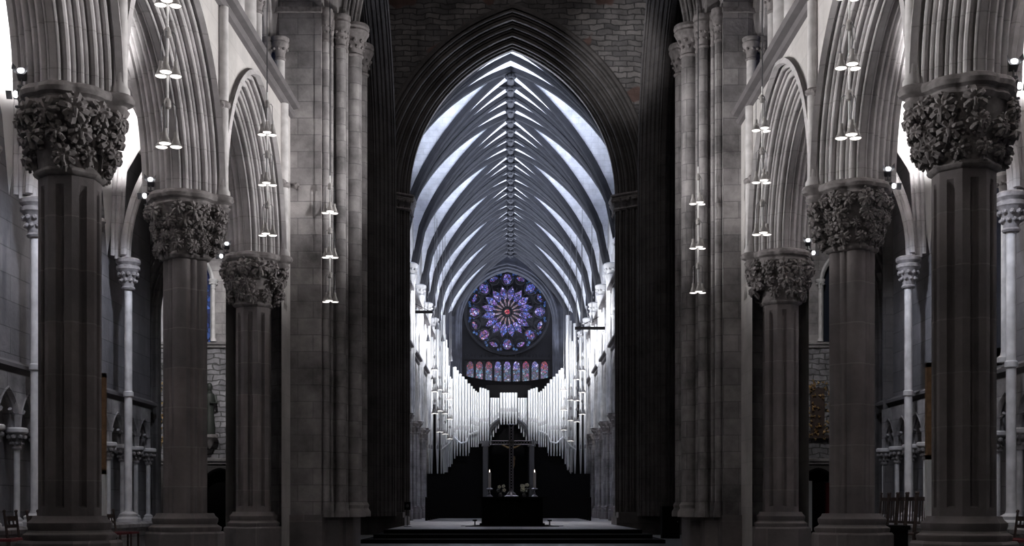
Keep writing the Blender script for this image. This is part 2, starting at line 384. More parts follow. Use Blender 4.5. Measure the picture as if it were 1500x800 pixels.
STR = {-1: 9.0, 1: 8.85}
def build_choir_side(side):
    P = PL if side < 0 else PR
    ys = [2*P[0]-P[1]-.1]+P           # first bay starts out of frame
    sname = 'left' if side < 0 else 'right'
    zt = STR[side]
    wall = MB()
    for i in range(3):
        y0, y1 = ys[i], ys[i+1]; c = (y0+y1)/2; a = (y1-y0)/2-.5; h = 2.28
        for w in (.55, -.55):
            pts = arch_pts(a, h, .46, 14)
            row0 = [wmap(side, y0, w, CAPZ)]+[wmap(side, c+u, w, CAPZ+z) for u, z in pts]+[wmap(side, y1, w, CAPZ)]
            row1 = [(p[0], p[1], zt) for p in row0]
            wall.grid([row0, row1])
        # arch
        mb = MB(); sweep_arch(mb, a, h, full_prof, lambda u, w, z: wmap(side, c+u, w, z), 16, CAPZ)
        ob = mb.build('arcade_arch', 'arch')
        where = ['cut off by the %s picture edge' % sname, 'between the nearest and the middle %s piers' % sname, 'between the middle and farthest %s piers' % sname][i]
        tag(ob, 'moulded pointed stone arch '+where, 'arch', 'choir arcade arches')
    # last strip up to the crossing pier
    ye = 25.2
    for w in (.55, -.55):
        wall.grid([[wmap(side, ys[3], w, 0), wmap(side, ye, w, 0)], [wmap(side, ys[3], w, zt), wmap(side, ye, w, zt)]])
    # triforium back wall and upper wall
    wall.grid([[wmap(side, ys[0], -.5, zt), wmap(side, 22.6, -.5, zt)], [wmap(side, ys[0], -.5, 20), wmap(side, 22.6, -.5, 20)]])
    wall.grid([[wmap(side, ys[0], .25, zt), wmap(side, 22.7, .25, zt)], [wmap(side, ys[0], .25, 20), wmap(side, 22.7, .25, 20)]])
    wall.grid([[wmap(side, 22.7, .25, zt), wmap(side, 22.7, -.5, zt)], [wmap(side, 22.7, .25, 20), wmap(side, 22.7, -.5, 20)]])
    wall.grid([[wmap(side, 22.7, .25, 12.2), wmap(side, 26, .25, 12.2)], [wmap(side, 22.7, .25, 20), wmap(side, 26, .25, 20)]])
    wall.grid([[wmap(side, ys[0], .62, zt), wmap(side, 26, .62, zt)], [wmap(side, ys[0], -1.6, zt), wmap(side, 26, -1.6, zt)]])
    wall.grid([[wmap(side, 22.6, -1.6, zt), wmap(side, 26, -1.6, zt)], [wmap(side, 22.6, -1.6, 20), wmap(side, 26, -1.6, 20)]])
    struct(wall.build('wall_'+sname, 'spandrel', smooth=False))
    # string course
    mb = MB()
    prof = [(.55, -.16), (.62, -.14), (.66, -.08), (.60, -.03), (.60, .0), (.72, .03), (.76, .09), (.70, .15), (.55, .17)]
    mb.grid([[wmap(side, y, w, zt+z) for y in (ys[0], 15, 20, ye)] for w, z in prof])
    o = mb.build('trim_%d' % (1 if side < 0 else 2), 'string'); struct(o)
    # triforium window glass behind the opening
    mb = MB(); mb.box(wmap(side, 23, -1.55, 0)[0], wmap(side, 23, -1.5, 0)[0], 23.1, 25.0, zt+.9, 14)
    g = mb.build('window_%d' % (11 if side < 0 else 12), 'blueglass', smooth=False); struct(g)
    # triforium shafts
    def cluster(ylist, z1, label, caps):
        t = thing('triforium_shafts', label, 'shafts', wmap(side, ylist[0][0], .25, zt+.1))
        ox, oy, oz = t.location
        for yy, ww, r in ylist:
            x, y, _ = wmap(side, yy, ww, 0); x -= ox; y -= oy
            m = MB(); m.lathe([(r*1.5, 0), (r*1.5, .05), (r*1.25, .08), (r*1.3, .12), (r, .16), (r, z1-zt-.1)], (x, y, 0), 14)
            m.build('shaft', 'shaft', t)
            if caps:
                m = MB(); hh = z1-zt-.1
                m.lathe([(r*1.15, hh-.02), (r*1.2, hh+.02), (r, hh+.04), (r*1.1, hh+.15), (r*1.7, hh+.27), (r*1.85, hh+.30), (r*1.85, hh+.34), (r*1.6, hh+.36), (r*1.9, hh+.40), (r*1.9, hh+.44)], (x, y, 0), 16)
                for k in range(8):
                    an = k*pi/4; m.ball((x+r*1.45*cos(an), y+r*1.45*sin(an), hh+.2), r*.35)
                m.build('capital', 'carved', t)
    cluster([(y, .32 if j % 2 else .26, .17 if j % 2 else .11) for j, y in enumerate([19.2, 19.6, 20.05, 20.5, 20.95, 21.4, 21.85, 22.3])], 14, 'row of tall pale triforium shafts on the %s string course' % sname, False)
    cluster([(22.62, .42, .10), (22.85, .30, .09), (25.0, .35, .10), (25.0, .1, .07)], 10.0, 'triforium shafts with carved capitals beside the dark %s opening' % sname, True)
    cluster([(23.95, -.35, .08), (23.95, -.1, .08)], 9.9, 'thin pair of dark shafts inside the %s triforium opening' % sname, True)
    mb = MB(); tp = rolls(.40, .30, 0, -.1, 4, .02)+[(0, -.5)]
    sweep_arch(mb, .95, 1.5, tp, lambda u, w, z: wmap(side, 23.93+u, w, z), 8, 10.44)
    tag(mb.build('triforium_arch', 'arch'), 'small moulded arch over the %s triforium opening' % sname, 'arch')
build_choir_side(-1); build_choir_side(1)

# ------------------------------------------------------------ capitals
def carve(seed, rows, r0, r1, h, size, dense, lob):
    """ornament of curled leaves round a bell between heights 0..h"""
    rnd = random.Random(seed); mb = MB()
    for j in range(rows):
        fz = (j+.55)/rows; z = h*fz
        n = dense+(j if dense > 9 else j//1)
        for k in range(n):
            if rnd.random() < .05: continue
            an = 2*pi*(k+(j % 2)*.5+rnd.uniform(-.12, .12))/n
            zz = z+rnd.uniform(-.03, .03)
            rb = (r0+(r1-r0)*(zz/h)**1.8)*lob(an)
            sz = size*rnd.uniform(.8, 1.2)*(1+.25*fz)
            out = Vector((cos(an), sin(an), 0)); side = Vector((-sin(an), cos(an), 0)); up = Vector((0, 0, 1))
            c = out*(rb+sz*.62)+up*zz
            # stalk
            mb.tube([tuple(out*rb+up*(zz-.16)), tuple(out*(rb+sz*.35)+up*(zz-.06)), tuple(c)], [sz*.28, sz*.24, sz*.3], 6)
            # leaf: lobes curling out from a centre, each with a rib of its own
            nl = rnd.choice((6, 7, 8)); t0 = rnd.random()*6
            for q in range(nl):
                t = t0+2*pi*q/nl; d = side*cos(t)+up*(sin(t)*1.05)
                L = sz*rnd.uniform(.85, 1.15)
                mb.tube([tuple(c), tuple(c+d*L*.5+out*sz*.30), tuple(c+d*L*.9+out*sz*.12), tuple(c+d*L*1.02-out*sz*.25)], [sz*.16, sz*.27, sz*.30, sz*.10], 5)
                d2 = side*cos(t+.4)+up*sin(t+.4); mb.ball(tuple(c+d2*L*1.12+out*sz*rnd.uniform(-.3, .25)), sz*.17)
                mb.ball(tuple(c+d*L*.55+out*sz*.5), sz*.15)
            mb.ball(tuple(c+out*sz*.25), sz*.20)
            # hanging tip
            mb.tube([tuple(c+out*sz*.2), tuple(c+out*sz*.62-up*sz*.2), tuple(c+out*sz*.5-up*sz*.75)], [sz*.14, sz*.2, sz*.1], 6)
    return mb

def oct_r(ap, rot=0):
    def f(t):
        d = ((t-rot+pi/8) % (pi/4))-pi/8
        return ap/cos(d)
    return f
LOB = {}
def make_pier(side, y, kind, label, seed, scale=1.0):
    x = XL(y) if side < 0 else XR(y)
    t = thing('stone_pier', label, 'pier', (x, y, 0), 'choir arcade piers')
    inn = 1 if side < 0 else -1
    # base
    b = MB()
    b.rings(oct_r(.57*min(1, scale+.05)), [(1, 0, 0), (1, 0, .50), (.96, 0, .53)], n=64)
    b.build('plinth', 'pier', t, angle=20)
    b = MB(); oc = oct_r(.46*scale) if kind == 'fluted' else union_r([(.2*cos(k*pi/2), .2*sin(k*pi/2), .29) for k in range(4)]+[(.26*cos(k*pi/2+pi/4), .26*sin(k*pi/2+pi/4), .18) for k in range(4)])
    b.rings(oc, [(1.1, .02, .53), (1.13, .02, .57), (1.13, .02, .60), (1.06, 0, .63), (1.02, 0, .65), (1.04, .01, .70), (1.04, .01, .74), (.96, 0, .78), (.92, 0, .82)], n=72)
    b.build('base', 'pier', t)
    # shaft
    zb, zn = .80, 4.86
    if kind == 'fluted':
        b = MB(); ap = .36*scale
        offs = [-22.5, -16, -8.2, -7.2, -4, 0, 4, 7.2, 8.2, 16]
        n = 8*len(offs)
        ang = [radians(45*k+o) for k in range(8) for o in offs]
        lev = [(zb, 0), (zb+.12, 0), (zb+.14, 1), (zn-.34, 1), (zn-.26, .8), (zn-.20, .45), (zn-.15, 0), (zn, 0)]
        vs = []
        for z, g in lev:
            for k, an in enumerate(ang):
                o = offs[k % len(offs)]; r = ap/cos(radians(o))
                if abs(o) < 7.5: r -= .07*g*(1.0 if abs(o) < 5 else .55)
                if abs(abs(o)-22.5) < .1: r -= .004
                vs.append((r*cos(an), r*sin(an), z))
        fs = []
        for i in range(len(lev)-1):
            for k in range(n): fs.append((i*n+k, i*n+(k+1) % n, (i+1)*n+(k+1) % n, (i+1)*n+k))
        b.add(vs, fs); b.build('shaft', 'pier', t, angle=12)
        neck = oct_r(.385*scale)
    else:
        f = union_r([(.205*cos(k*pi/2), .205*sin(k*pi/2), .140) for k in range(4)]+[(.225*cos(k*pi/2+pi/4), .225*sin(k*pi/2+pi/4), .065) for k in range(4)])
        b = MB(); b.rings(f, [(1, 0, zb), (1, 0, 2.2), (1, 0, 3.6), (1, 0, zn)], n=120)
        b.build('shaft', 'pier', t)
        neck = union_r([(.205*cos(k*pi/2), .205*sin(k*pi/2), .175) for k in range(4)]+[(.225*cos(k*pi/2+pi/4), .225*sin(k*pi/2+pi/4), .10) for k in range(4)])
    b = MB(); b.rings(neck, [(.93, 0, zn-.05), (1, .015, zn-.03), (1, .03, zn), (1, .02, zn+.03), (.95, 0, zn+.06)], n=96)
    b.build('necking', 'carved', t)
    # bell
    b = MB(); hb = .72
    bell = [(.36+(.50-.36)*(q/8)**2, zn+.04+hb*q/8) for q in range(9)]
    b.lathe(bell, (0, 0, 0), 32); b.build('bell', 'carved', t)
    lobf = lambda an: 1+.05*cos(4*an)
    cm = carve(seed, 3 if kind == 'fluted' else 4, .36, .50, hb, .115 if kind == 'fluted' else .088, 9 if kind == 'fluted' else 12, lobf)
    # leaf bunch under the vaulting shaft
    for q in range(3):
        rr = random.Random(seed*7+q)
        for w in range(3):
            c = Vector((inn*(.55+.035*q), (w-1)*.10, .20+q*.20+rr.uniform(-.03, .03))); out = Vector((inn, (w-1)*.6, 0)).normalized(); sd = Vector((-out.y, out.x, 0)); up = Vector((0, 0, 1)); sz = .085
            for l in range(6):
                t_ = l*pi/3+rr.random(); d = sd*cos(t_)+up*sin(t_)
                cm.tube([tuple(c), tuple(c+d*sz*.5+out*sz*.3), tuple(c+d*sz*.9+out*sz*.12), tuple(c+d*sz-out*sz*.25)], [sz*.16, sz*.27, sz*.30, sz*.10], 5)
            cm.tube([tuple(c-out*sz*1.6-up*sz*1.2), tuple(c)], [sz*.5, sz*.3], 6)
    cm.v = [(a, b_, c+zn+.04) if True else 0 for a, b_, c in cm.v]
    cm.build('carved_foliage', 'carved', t, angle=50)
    # abacus
    ab = union_r([(0, 0, .50)]+[(.26*cos(k*pi/2+pi/4), .26*sin(k*pi/2+pi/4), .30) for k in range(4)]+[(.30*cos(k*pi/2), .30*sin(k*pi/2), .28) for k in range(4)]+[(inn*.60, 0, .14)])
    b = MB(); b.rings(ab, [(.90, 0, 5.58), (.93, .0, 5.60), (.95, .01, 5.64), (.92, 0, 5.68), (.93, 0, 5.70), (1.0, .015, 5.73), (1.02, .02, 5.78), (1.0, .01, 5.83), (.95, 0, 5.85)], n=110)
    b.build('abacus', 'carved', t)
    # vaulting shaft rising on the choir side
    b = MB(); ztop = STR[side]-.1 if False else STR[side]-.15
    b.lathe([(.115, 0), (.115, .06), (.09, .1), (.085, .15), (.085, ztop-5.85)], (inn*.60, 0, 5.85), 16)
    b.build('vaulting_shaft', 'shaft', t)
    b = MB(); b.lathe([(.09, -.06), (.12, -.03), (.12, .02), (.09, .05)], (inn*.60, 0, 7.25 if kind == 'fluted' else 7.3), 14); b.ball((inn*.60, -.1, 7.28), .07)
    b.build('shaft_ring', 'carved', t)
    return t
make_pier(-1, PL[0], 'fluted', 'nearest stone pier on the left, octagonal with grooves and large-leaved capital', 3, .93)
make_pier(-1, PL[1], 'cluster', 'middle stone pier on the left, a bundle of round shafts with dense leafy capital', 5)
make_pier(-1, PL[2], 'fluted', 'farthest stone pier of the left arcade, standing against the tall crossing pier', 8, .90)
make_pier(1, PR[0], 'fluted', 'nearest stone pier on the right, octagonal with grooves and curling leaf capital', 13, .93)
make_pier(1, PR[1], 'cluster', 'middle stone pier on the right, a bundle of round shafts with dense leafy capital', 15)
make_pier(1, PR[2], 'fluted', 'farthest stone pier of the right arcade, standing against the tall crossing pier', 18, .90)

# ------------------------------------------------------------ aisles
AW = 8.05
def xa(side, v): return side*v
WS = {-1: [14.7, 19.55, 24.3], 1: [14.3, 19.15, 24.1]}
WX = {-1: 7.56, 1: 7.80}
def aisle(side):
    sname = 'left' if side < 0 else 'right'
    aw = WX[side]+.42
    ye = 27.2
    nb = [WS[side][0]-4.8]+WS[side]
    # wall with window openings
    mb = MB(); wins = []
    X = side*aw
    def q(y0, y1, z0, z1, x=X): mb.grid([[(x, y0, z0), (x, y1, z0)], [(x, y0, z1), (x, y1, z1)]])
    q(nb[0], ye, 0, 3.25)
    prev = nb[0]
    for i in range(3):
        c = (nb[i]+nb[i+1])/2+.1; a = 1.45; h = 1.75; zs = 6.3; zb_ = 3.6
        q(prev, c-a, 3.25, 8.9); q(c-a, c+a, 3.25, zb_)
        pts = arch_pts(a, h, 0, 10)
        mb.grid([[(X, c+u, zs+z) for u, z in pts], [(X, c+u, 8.9) for u, z in pts]])
        prev = c+a; wins.append((c, a, h, zs, zb_))
    q(prev, ye, 3.25, 8.9)
    mb.grid([[(X, ye, 0), (side*(aw+.8), ye, 0)], [(X, ye, 8.9), (side*(aw+.8), ye, 8.9)]])
    struct(mb.build('wall_aisle_'+sname, 'aisle_wall', smooth=False))
    for i, (c, a, h, zs, zb_) in enumerate(wins):
        m = MB()
        prof = [(.0, 0), (-.06, .05), (-.06, .12), (-.12, .16), (-.12, .3), (-.2, .34), (-.2, .5)]
        sweep_arch(m, a, h, [(o, w) for o, w in prof], lambda u, w, z: (side*(aw+w), c+u, z), 10, zs, leg=zs-zb_)
        m.box(side*(aw), side*(aw+.5), c-a, c+a, zb_-.3, zb_)
        for mu in (-.45, .45): m.box(side*(aw+.42), side*(aw+.5), c+mu-.05, c+mu+.05, zb_, zs+1.0)
        w_ = struct(m.build('window_%d' % (i+1 if side < 0 else i+4), 'ashlar'))
        m = MB(); m.grid([[(side*(aw+.48), c-a, zb_), (side*(aw+.48), c+a, zb_)], [(side*(aw+.48), c-a, zs+h), (side*(aw+.48), c+a, zs+h)]]); m.build('glass', 'nightglass', w_, smooth=False)
        for yy, nm in ((c-a-.02, 'near'), (c+a-.02, 'far')):
            if i == 0 and nm == 'near': continue
            t = thing('window_shaft', 'thin pale shaft at the %s side of the %s %s aisle window' % (nm, ['nearest', 'middle', 'farthest'][i], sname), 'shaft', (side*(aw-.08), yy, 3.3))
            m = MB(); m.lathe([(.12, 0), (.12, .08), (.07, .12), (.055, .18), (.055, 2.75)], n=14); m.build('shaft', 'shaft', t)
            m = MB(); m.lathe([(.09, 2.72), (.1, 2.76), (.08, 2.79), (.09, 2.88), (.15, 3.03), (.17, 3.05), (.17, 3.10), (.13, 3.12)], n=16)
            for k in range(8): m.ball((.12*cos(k*pi/4), .12*sin(k*pi/4), 2.93), .035)
            m.build('capital', 'carved', t)
    # string course
    m = MB(); prof = [(0, -.12), (.06, -.1), (.06, -.04), (.10, 0), (.16, .03), (.16, .09), (.10, .12), (0, .17)]
    m.grid([[(side*(aw-w), y, 3.1+z) for y in (nb[0], ye)] for w, z in prof])
    struct(m.build('trim_%d' % (3 if side < 0 else 4), 'string'))
    # bench plinth
    m = MB(); m.cham(side*(aw-.62) if side > 0 else -aw, side*aw if side > 0 else -(aw-.62), nb[0], ye, 0, .58, .02)
    m.grid([[(side*(aw-w), y, z) for y in (nb[0], ye)] for w, z in [(.62, .5), (.68, .52), (.68, .58), (.6, .62), (0, .62)]])
    tag(m.build('wall_bench', 'ashlar'), 'long stone bench along the foot of the %s aisle wall' % sname, 'bench')
    # tall wall shafts carrying the vault
    for i, y in enumerate(WS[side]):
        lab = ['behind the nearest', 'behind the middle', 'beyond the farthest'][i]
        t = thing('wall_shaft', 'tall pale round shaft on the %s aisle wall %s pier' % (sname, lab), 'shaft', (side*WX[side], y, .60), 'tall aisle wall shafts')
        m = MB(); m.lathe([(.22, 0), (.22, .08), (.17, .12), (.18, .17), (.09, .22), (.075, .27), (.075, 4.65)], n=18); m.build('shaft', 'shaft', t)
        m = MB(); m.lathe([(.08, 2.48), (.10, 2.5), (.10, 2.58), (.08, 2.6)], n=18); m.build('shaft_ring', 'shaft', t)
        m = MB(); m.lathe([(.12, 4.6), (.14, 4.63), (.11, 4.67), (.13, 4.82), (.20, 4.98), (.23, 5.0), (.23, 5.06), (.19, 5.08), (.24, 5.13), (.24, 5.19), (.2, 5.22)], n=20)
        rnd = random.Random(i)
        for k in range(10):
            an = k*pi/5
            m.ball((.18*cos(an), .18*sin(an), 4.9), .045); m.ball((.15*cos(an+.3), .15*sin(an+.3), 4.78), .04)
        m.build('capital', 'carved', t)
    # blind arcade
    sp = .88; ys = [ye-.75-k*sp for k in range(12)]; ys.reverse()
    colx = aw-.18
    proto = None
    for k, y in enumerate(ys):
        oi = len(ys)-1-k
        lab = 'short pale colonnette of the %s blind arcade, %s from the transept end' % (sname, ORD[oi])
        if proto is None:
            t = thing('colonnette', lab, 'colonnette', (side*colx, y, .62), 'blind arcade colonnettes')
            m = MB(); m.lathe([(.12, 0), (.12, .04), (.09, .07), (.095, .1), (.048, .14), (.048, 1.22)], n=14); m.build('shaft', 'shaft', t)
            m = MB(); m.lathe([(.07, 1.2), (.08, 1.23), (.065, 1.26), (.08, 1.36), (.14, 1.46)], n=14)
            for kk in range(8):
                an = kk*pi/4; m.ball((.125*cos(an), .125*sin(an), 1.40), .045); m.ball((.085*cos(an+.4), .085*sin(an+.4), 1.30), .03)
            m.build('capital', 'carved', t)
            m = MB(); m.lathe([(.15, 1.46), (.17, 1.48), (.17, 1.53), (.15, 1.55)], n=18); m.build('abacus', 'shaft', t)
            proto = t
        else: dup(proto, (side*colx, y, .62), lab)
        if k < len(ys)-1:
            y2 = ys[k+1]; c = (y+y2)/2
            m = MB(); pr = [(.07, .0), (.07, .05), (.03, .07), (.0, .03), (-.02, .0), (-.02, -.05)]
            pf = [(.09, -.10), (.09, .06), (.05, .08), (.02, .06), (.0, .02), (.02, -.02), (.0, -.05), (.02, -.2)]
            sweep_arch(m, sp/2-.08, .55, pf, lambda u, w, z: (side*(colx-w+.02), c+u, z), 8, 2.17)
            # trefoil cusps
            for sg in (-1, 1):
                m.tube([(side*colx, c+sg*.35, 2.38), (side*colx, c+sg*.22, 2.40), (side*colx, c+sg*.17, 2.45)], [.02, .03, .035], 6)
            # spandrel up to the string
            pts = arch_pts(sp/2-.08, .55, .08, 8)
            m.grid([[(side*(colx-.05), y, 2.17)]+[(side*(colx-.05), c+u, 2.17+z) for u, z in pts]+[(side*(colx-.05), y2, 2.17)],
                    [(side*(colx-.05), y, 3.0)]+[(side*(colx-.05), c+u, 3.0) for u, z in pts]+[(side*(colx-.05), y2, 3.0)]])
            tag(m.build('blind_arch', 'ashlar'), 'small pointed trefoil blind arch on the %s aisle wall, %s from the transept' % (sname, ORD[oi-1]), 'arch', 'blind arcade arches')
    # vault webs
    def prof(u, a, h):      # pointed profile, u in -1..1
        u = abs(u); R = (a*a+h*h)/(2*a); x = u*a+R-a
        return sqrt(max(0, R*R-x*x)) if h >= a else h*(.25*(1-u)+.75*sqrt(max(0, 1-u*u)))
    xi = 5.55; m = MB()
    for i in range(4):
        y0 = nb[i]; y1 = nb[i+1] if i < 3 else ye
        if i == 3: continue
        rows = []
        for a_ in range(13):
            fx = -1+2*a_/12; row = []
            for b_ in range(19):
                fy = -1+2*b_/18
                row.append((side*(xi+(aw-xi)*(fx+1)/2), (y0+y1)/2+fy*(y1-y0)/2, CAPZ+max(prof(fx, 1.2, 2.75), prof(fy, 2.4, 2.8))+.03))
            rows.append(row)
        m.grid(rows)
    m.grid([[(side*xi, nb[3], 8.5), (side*aw, nb[3], 8.5)], [(side*xi, ye, 8.5), (side*aw, ye, 8.5)]])
    struct(m.build('ceiling_aisle_'+sname, 'aisle_web', angle=60))
    # ribs
    def rib(p0, p1, h, w, name, label, tooth, parent=None):
        m = MB(); p0 = Vector(p0); p1 = Vector(p1); mid = (p0+p1)/2; L = (p1-p0).length; a = L/2
        d = (p1-p0).normalized(); sd = Vector((-d.y, d.x, 0))
        hh = h
        if hh < a:   # raise as ellipse-like
            def path(n):
                return [(-a+2*a*k/(2*n), hh*(.25*(1-abs(-1+k/n))+.75*sqrt(max(0, 1-(-1+k/n)**2)))) for k in range(2*n+1)]
            pts = path(10)
        else: pts = arch_pts(a, hh, 0, 10)
        for off, r, dz in ((-w*.5, w*.26, .03), (0, w*.32, -.03), (w*.5, w*.26, .03)):
            m.tube([tuple(mid+d*u+sd*off+Vector((0, 0, z+dz))) for u, z in pts], r, 7)
        if tooth:
            for j in range(len(pts)-1):
                u0, z0 = pts[j]; u1, z1 = pts[j+1]; seg = hypot(u1-u0, z1-z0); nn = max(1, int(seg/.09))
                for q_ in range(nn):
                    f = (q_+.5)/nn
                    for off in (-w*.25, w*.25):
                        c = mid+d*(u0+(u1-u0)*f)+sd*off+Vector((0, 0, z0+(z1-z0)*f-.04))
                        m.ball(tuple(c), .026)
        return m.build(name, 'arch', parent)
    for i, y in enumerate(WS[side]):
        xp = abs(XL(y)) if side < 0 else XR(y)
        o = rib((side*(xp+.45), y, CAPZ), (side*(WX[side]+.05), y, CAPZ), 2.45, .24, 'aisle_rib', '', True)
        tag(o, 'dogtooth transverse rib across the %s aisle vault at the %s pier' % (sname, ['nearest', 'middle', 'farthest'][i]), 'rib', 'aisle vault ribs')
    for i in range(3):
        y0, y1 = nb[i], nb[i+1]
        for j, (ya, yb) in enumerate(((y0, y1), (y1, y0))):
            o = rib((side*(xi+.1), ya, CAPZ), (side*(aw-.2), yb, CAPZ), 2.78, .17, 'aisle_rib', '', False)
            tag(o, 'diagonal rib of the %s aisle vault, %s bay from the transept, %s pier' % (sname, ORD[2-i], ['from nearer', 'from farther'][j]), 'rib', 'aisle vault ribs')
    # end arch into the transept
    m = MB(); pf = rolls(.5, -.45, 0, -.05, 5, .03)+[(0, .05), (.5, .5)]
    ec = (5.55+aw)/2; ea = (aw-5.55)/2-.10
    sweep_arch(m, ea, 2.0, pf, lambda u, w, z: (side*(ec+u), 27.65+w, z), 12, 5.2, leg=4.9)
    tag(m.build('aisle_end_arch', 'dark_ashlar'), 'dark moulded arch from the %s aisle into the transept' % sname, 'arch')
    m = MB()
    pts = arch_pts(ea, 2.0, .45, 10)
    m.grid([[(side*(ec+u), 27.3, 5.2+z) for u, z in pts], [(side*(ec+u), 27.3, 9) for u, z in pts]])
    struct(m.build('wall_aisle_end_'+sname, 'ashlar', smooth=False))
aisle(-1); aisle(1)

# ------------------------------------------------------------ floodlights on the capitals
def floodlight(loc, aim, label):
    t = thing('floodlight', label, 'floodlight', loc, 'floodlights on the capitals')
    d = Vector(aim).normalized(); q = d.to_track_quat('Z', 'Y')
    m = MB(); m.cham(-.05, .05, -.05, .05, -.06, .05, .012)
    m.v = [tuple(q @ Vector(v)+Vector((0, 0, .15))) for v in m.v]; m.build('housing', 'steel', t)
    m = MB(); m.lathe([(.04, .051), (.042, .060), (.01, .064)], n=14); m.v = [tuple(q @ Vector(v)+Vector((0, 0, .15))) for v in m.v]; m.build('lens', 'flood', t)
    m = MB(); m.tube([(0, 0, 0), (0, 0, .09)], .012, 8); m.lathe([(.05, 0), (.05, .012), (.02, .02)], n=12); m.build('bracket', 'steel', t)
    for a, b in (((-.055, .06), (-.09, .12)), ((.055, .06), (.09, .12))):
        m = MB(); m.add([(a[0], -.05, a[1]), (a[0], .05, a[1]), (b[0], .05, b[1]), (b[0], -.05, b[1])], [(0, 1, 2, 3)])
        m.v = [tuple(q @ Vector(v)+Vector((0, 0, .15))) for v in m.v]; m.build('barn_door', 'steel', t, smooth=False)
for side, P in ((-1, PL), (1, PR)):
    for i, y in enumerate(P):
        x = abs(XL(y)) if side < 0 else XR(y); nm = ['nearest', 'middle', 'farthest'][i]; sn = 'left' if side < 0 else 'right'
        floodlight((side*(x+.46), y-.30, 5.85), (-side*.15, -.8, .45), 'upper small floodlight on the %s %s capital' % (nm, sn))
        floodlight((side*(x+.60), y-.02, 5.70), (side*.35, -.8, -.15), 'lower small floodlight clamped at the aisle side of the %s %s capital' % (nm, sn))

# ------------------------------------------------------------ chandeliers
def make_chandelier(label, loc, top, group, d=.89, cable=True):
    """loc = bottom of the lowest lamps"""
    t = thing('chandelier', label, 'chandelier', loc, group)
    m = MB(); m.tube([(0, 0, 3*d-.15), (0, 0, top)], .011, 6); m.build('cable', 'steel', t)
    m = MB(); m.tube([(0, 0, .12), (0, 0, 3*d-.15)], .015, 8); m.build('stem', 'white_paint', t)
    for k in range(3):
        z0 = k*d; h = .46
        m = MB(); m.lathe([(.02, h), (.045, h+.02), (.045, h+.10), (.02, h+.14)], (0, 0, z0), 12); m.build('hub', 'brass', t)
        for j in range(3):
            an = j*2*pi/3+.5+k*.1; R = .105
            x, y = R*cos(an), R*sin(an)
            m = MB(); m.tube([(.03*cos(an), .03*sin(an), z0+h+.06), (x*.7, y*.7, z0+h+.09), (x, y, z0+h+.05), (x, y, z0+.18)], .006, 6); m.build('arm', 'steel', t)
            m = MB(); m.lathe([(.025, .19), (.028, .12), (.036, .115), (.036, .10), (.042, .095), (.042, .08), (.050, .075), (.052, .05), (.072, .02), (.078, .004), (.078, .0)], (x, y, z0), 16, cap=False)
            l = m.build('lamp', 'brass', t)
            m = MB(); m.lathe([(.072, .003), (.06, -.004), (.01, -.008)], (x, y, z0), 14); m.build('bulb', 'lamp', l)
    return t
ch0 = make_chandelier('three-tiered hanging lamp cluster nearest on the left, before the big arches', (-4.3, 15.4, 5.45), 9, 'three-tiered choir chandeliers')
CH = [((-4.3, 21.7, 5.72), 'three-tiered hanging lamp cluster in front of the second left arch'),
      ((-3.97, 27.0+.0, 5.42), 'three-tiered hanging lamp cluster before the left crossing pier'),
      ((4.3, 15.6, 5.62), 'three-tiered hanging lamp cluster nearest on the right'),
      ((4.3, 21.0, 5.58), 'three-tiered hanging lamp cluster in front of the second right arch'),
      ((4.12, 27.0, 5.62), 'three-tiered hanging lamp cluster before the right crossing pier')]
for loc, lab in CH: 
    if loc[1] > 26: loc = (loc[0]*24.6/27, 24.6, .95+(loc[2]-.95)*24.6/27)
    dup(ch0, loc, lab)

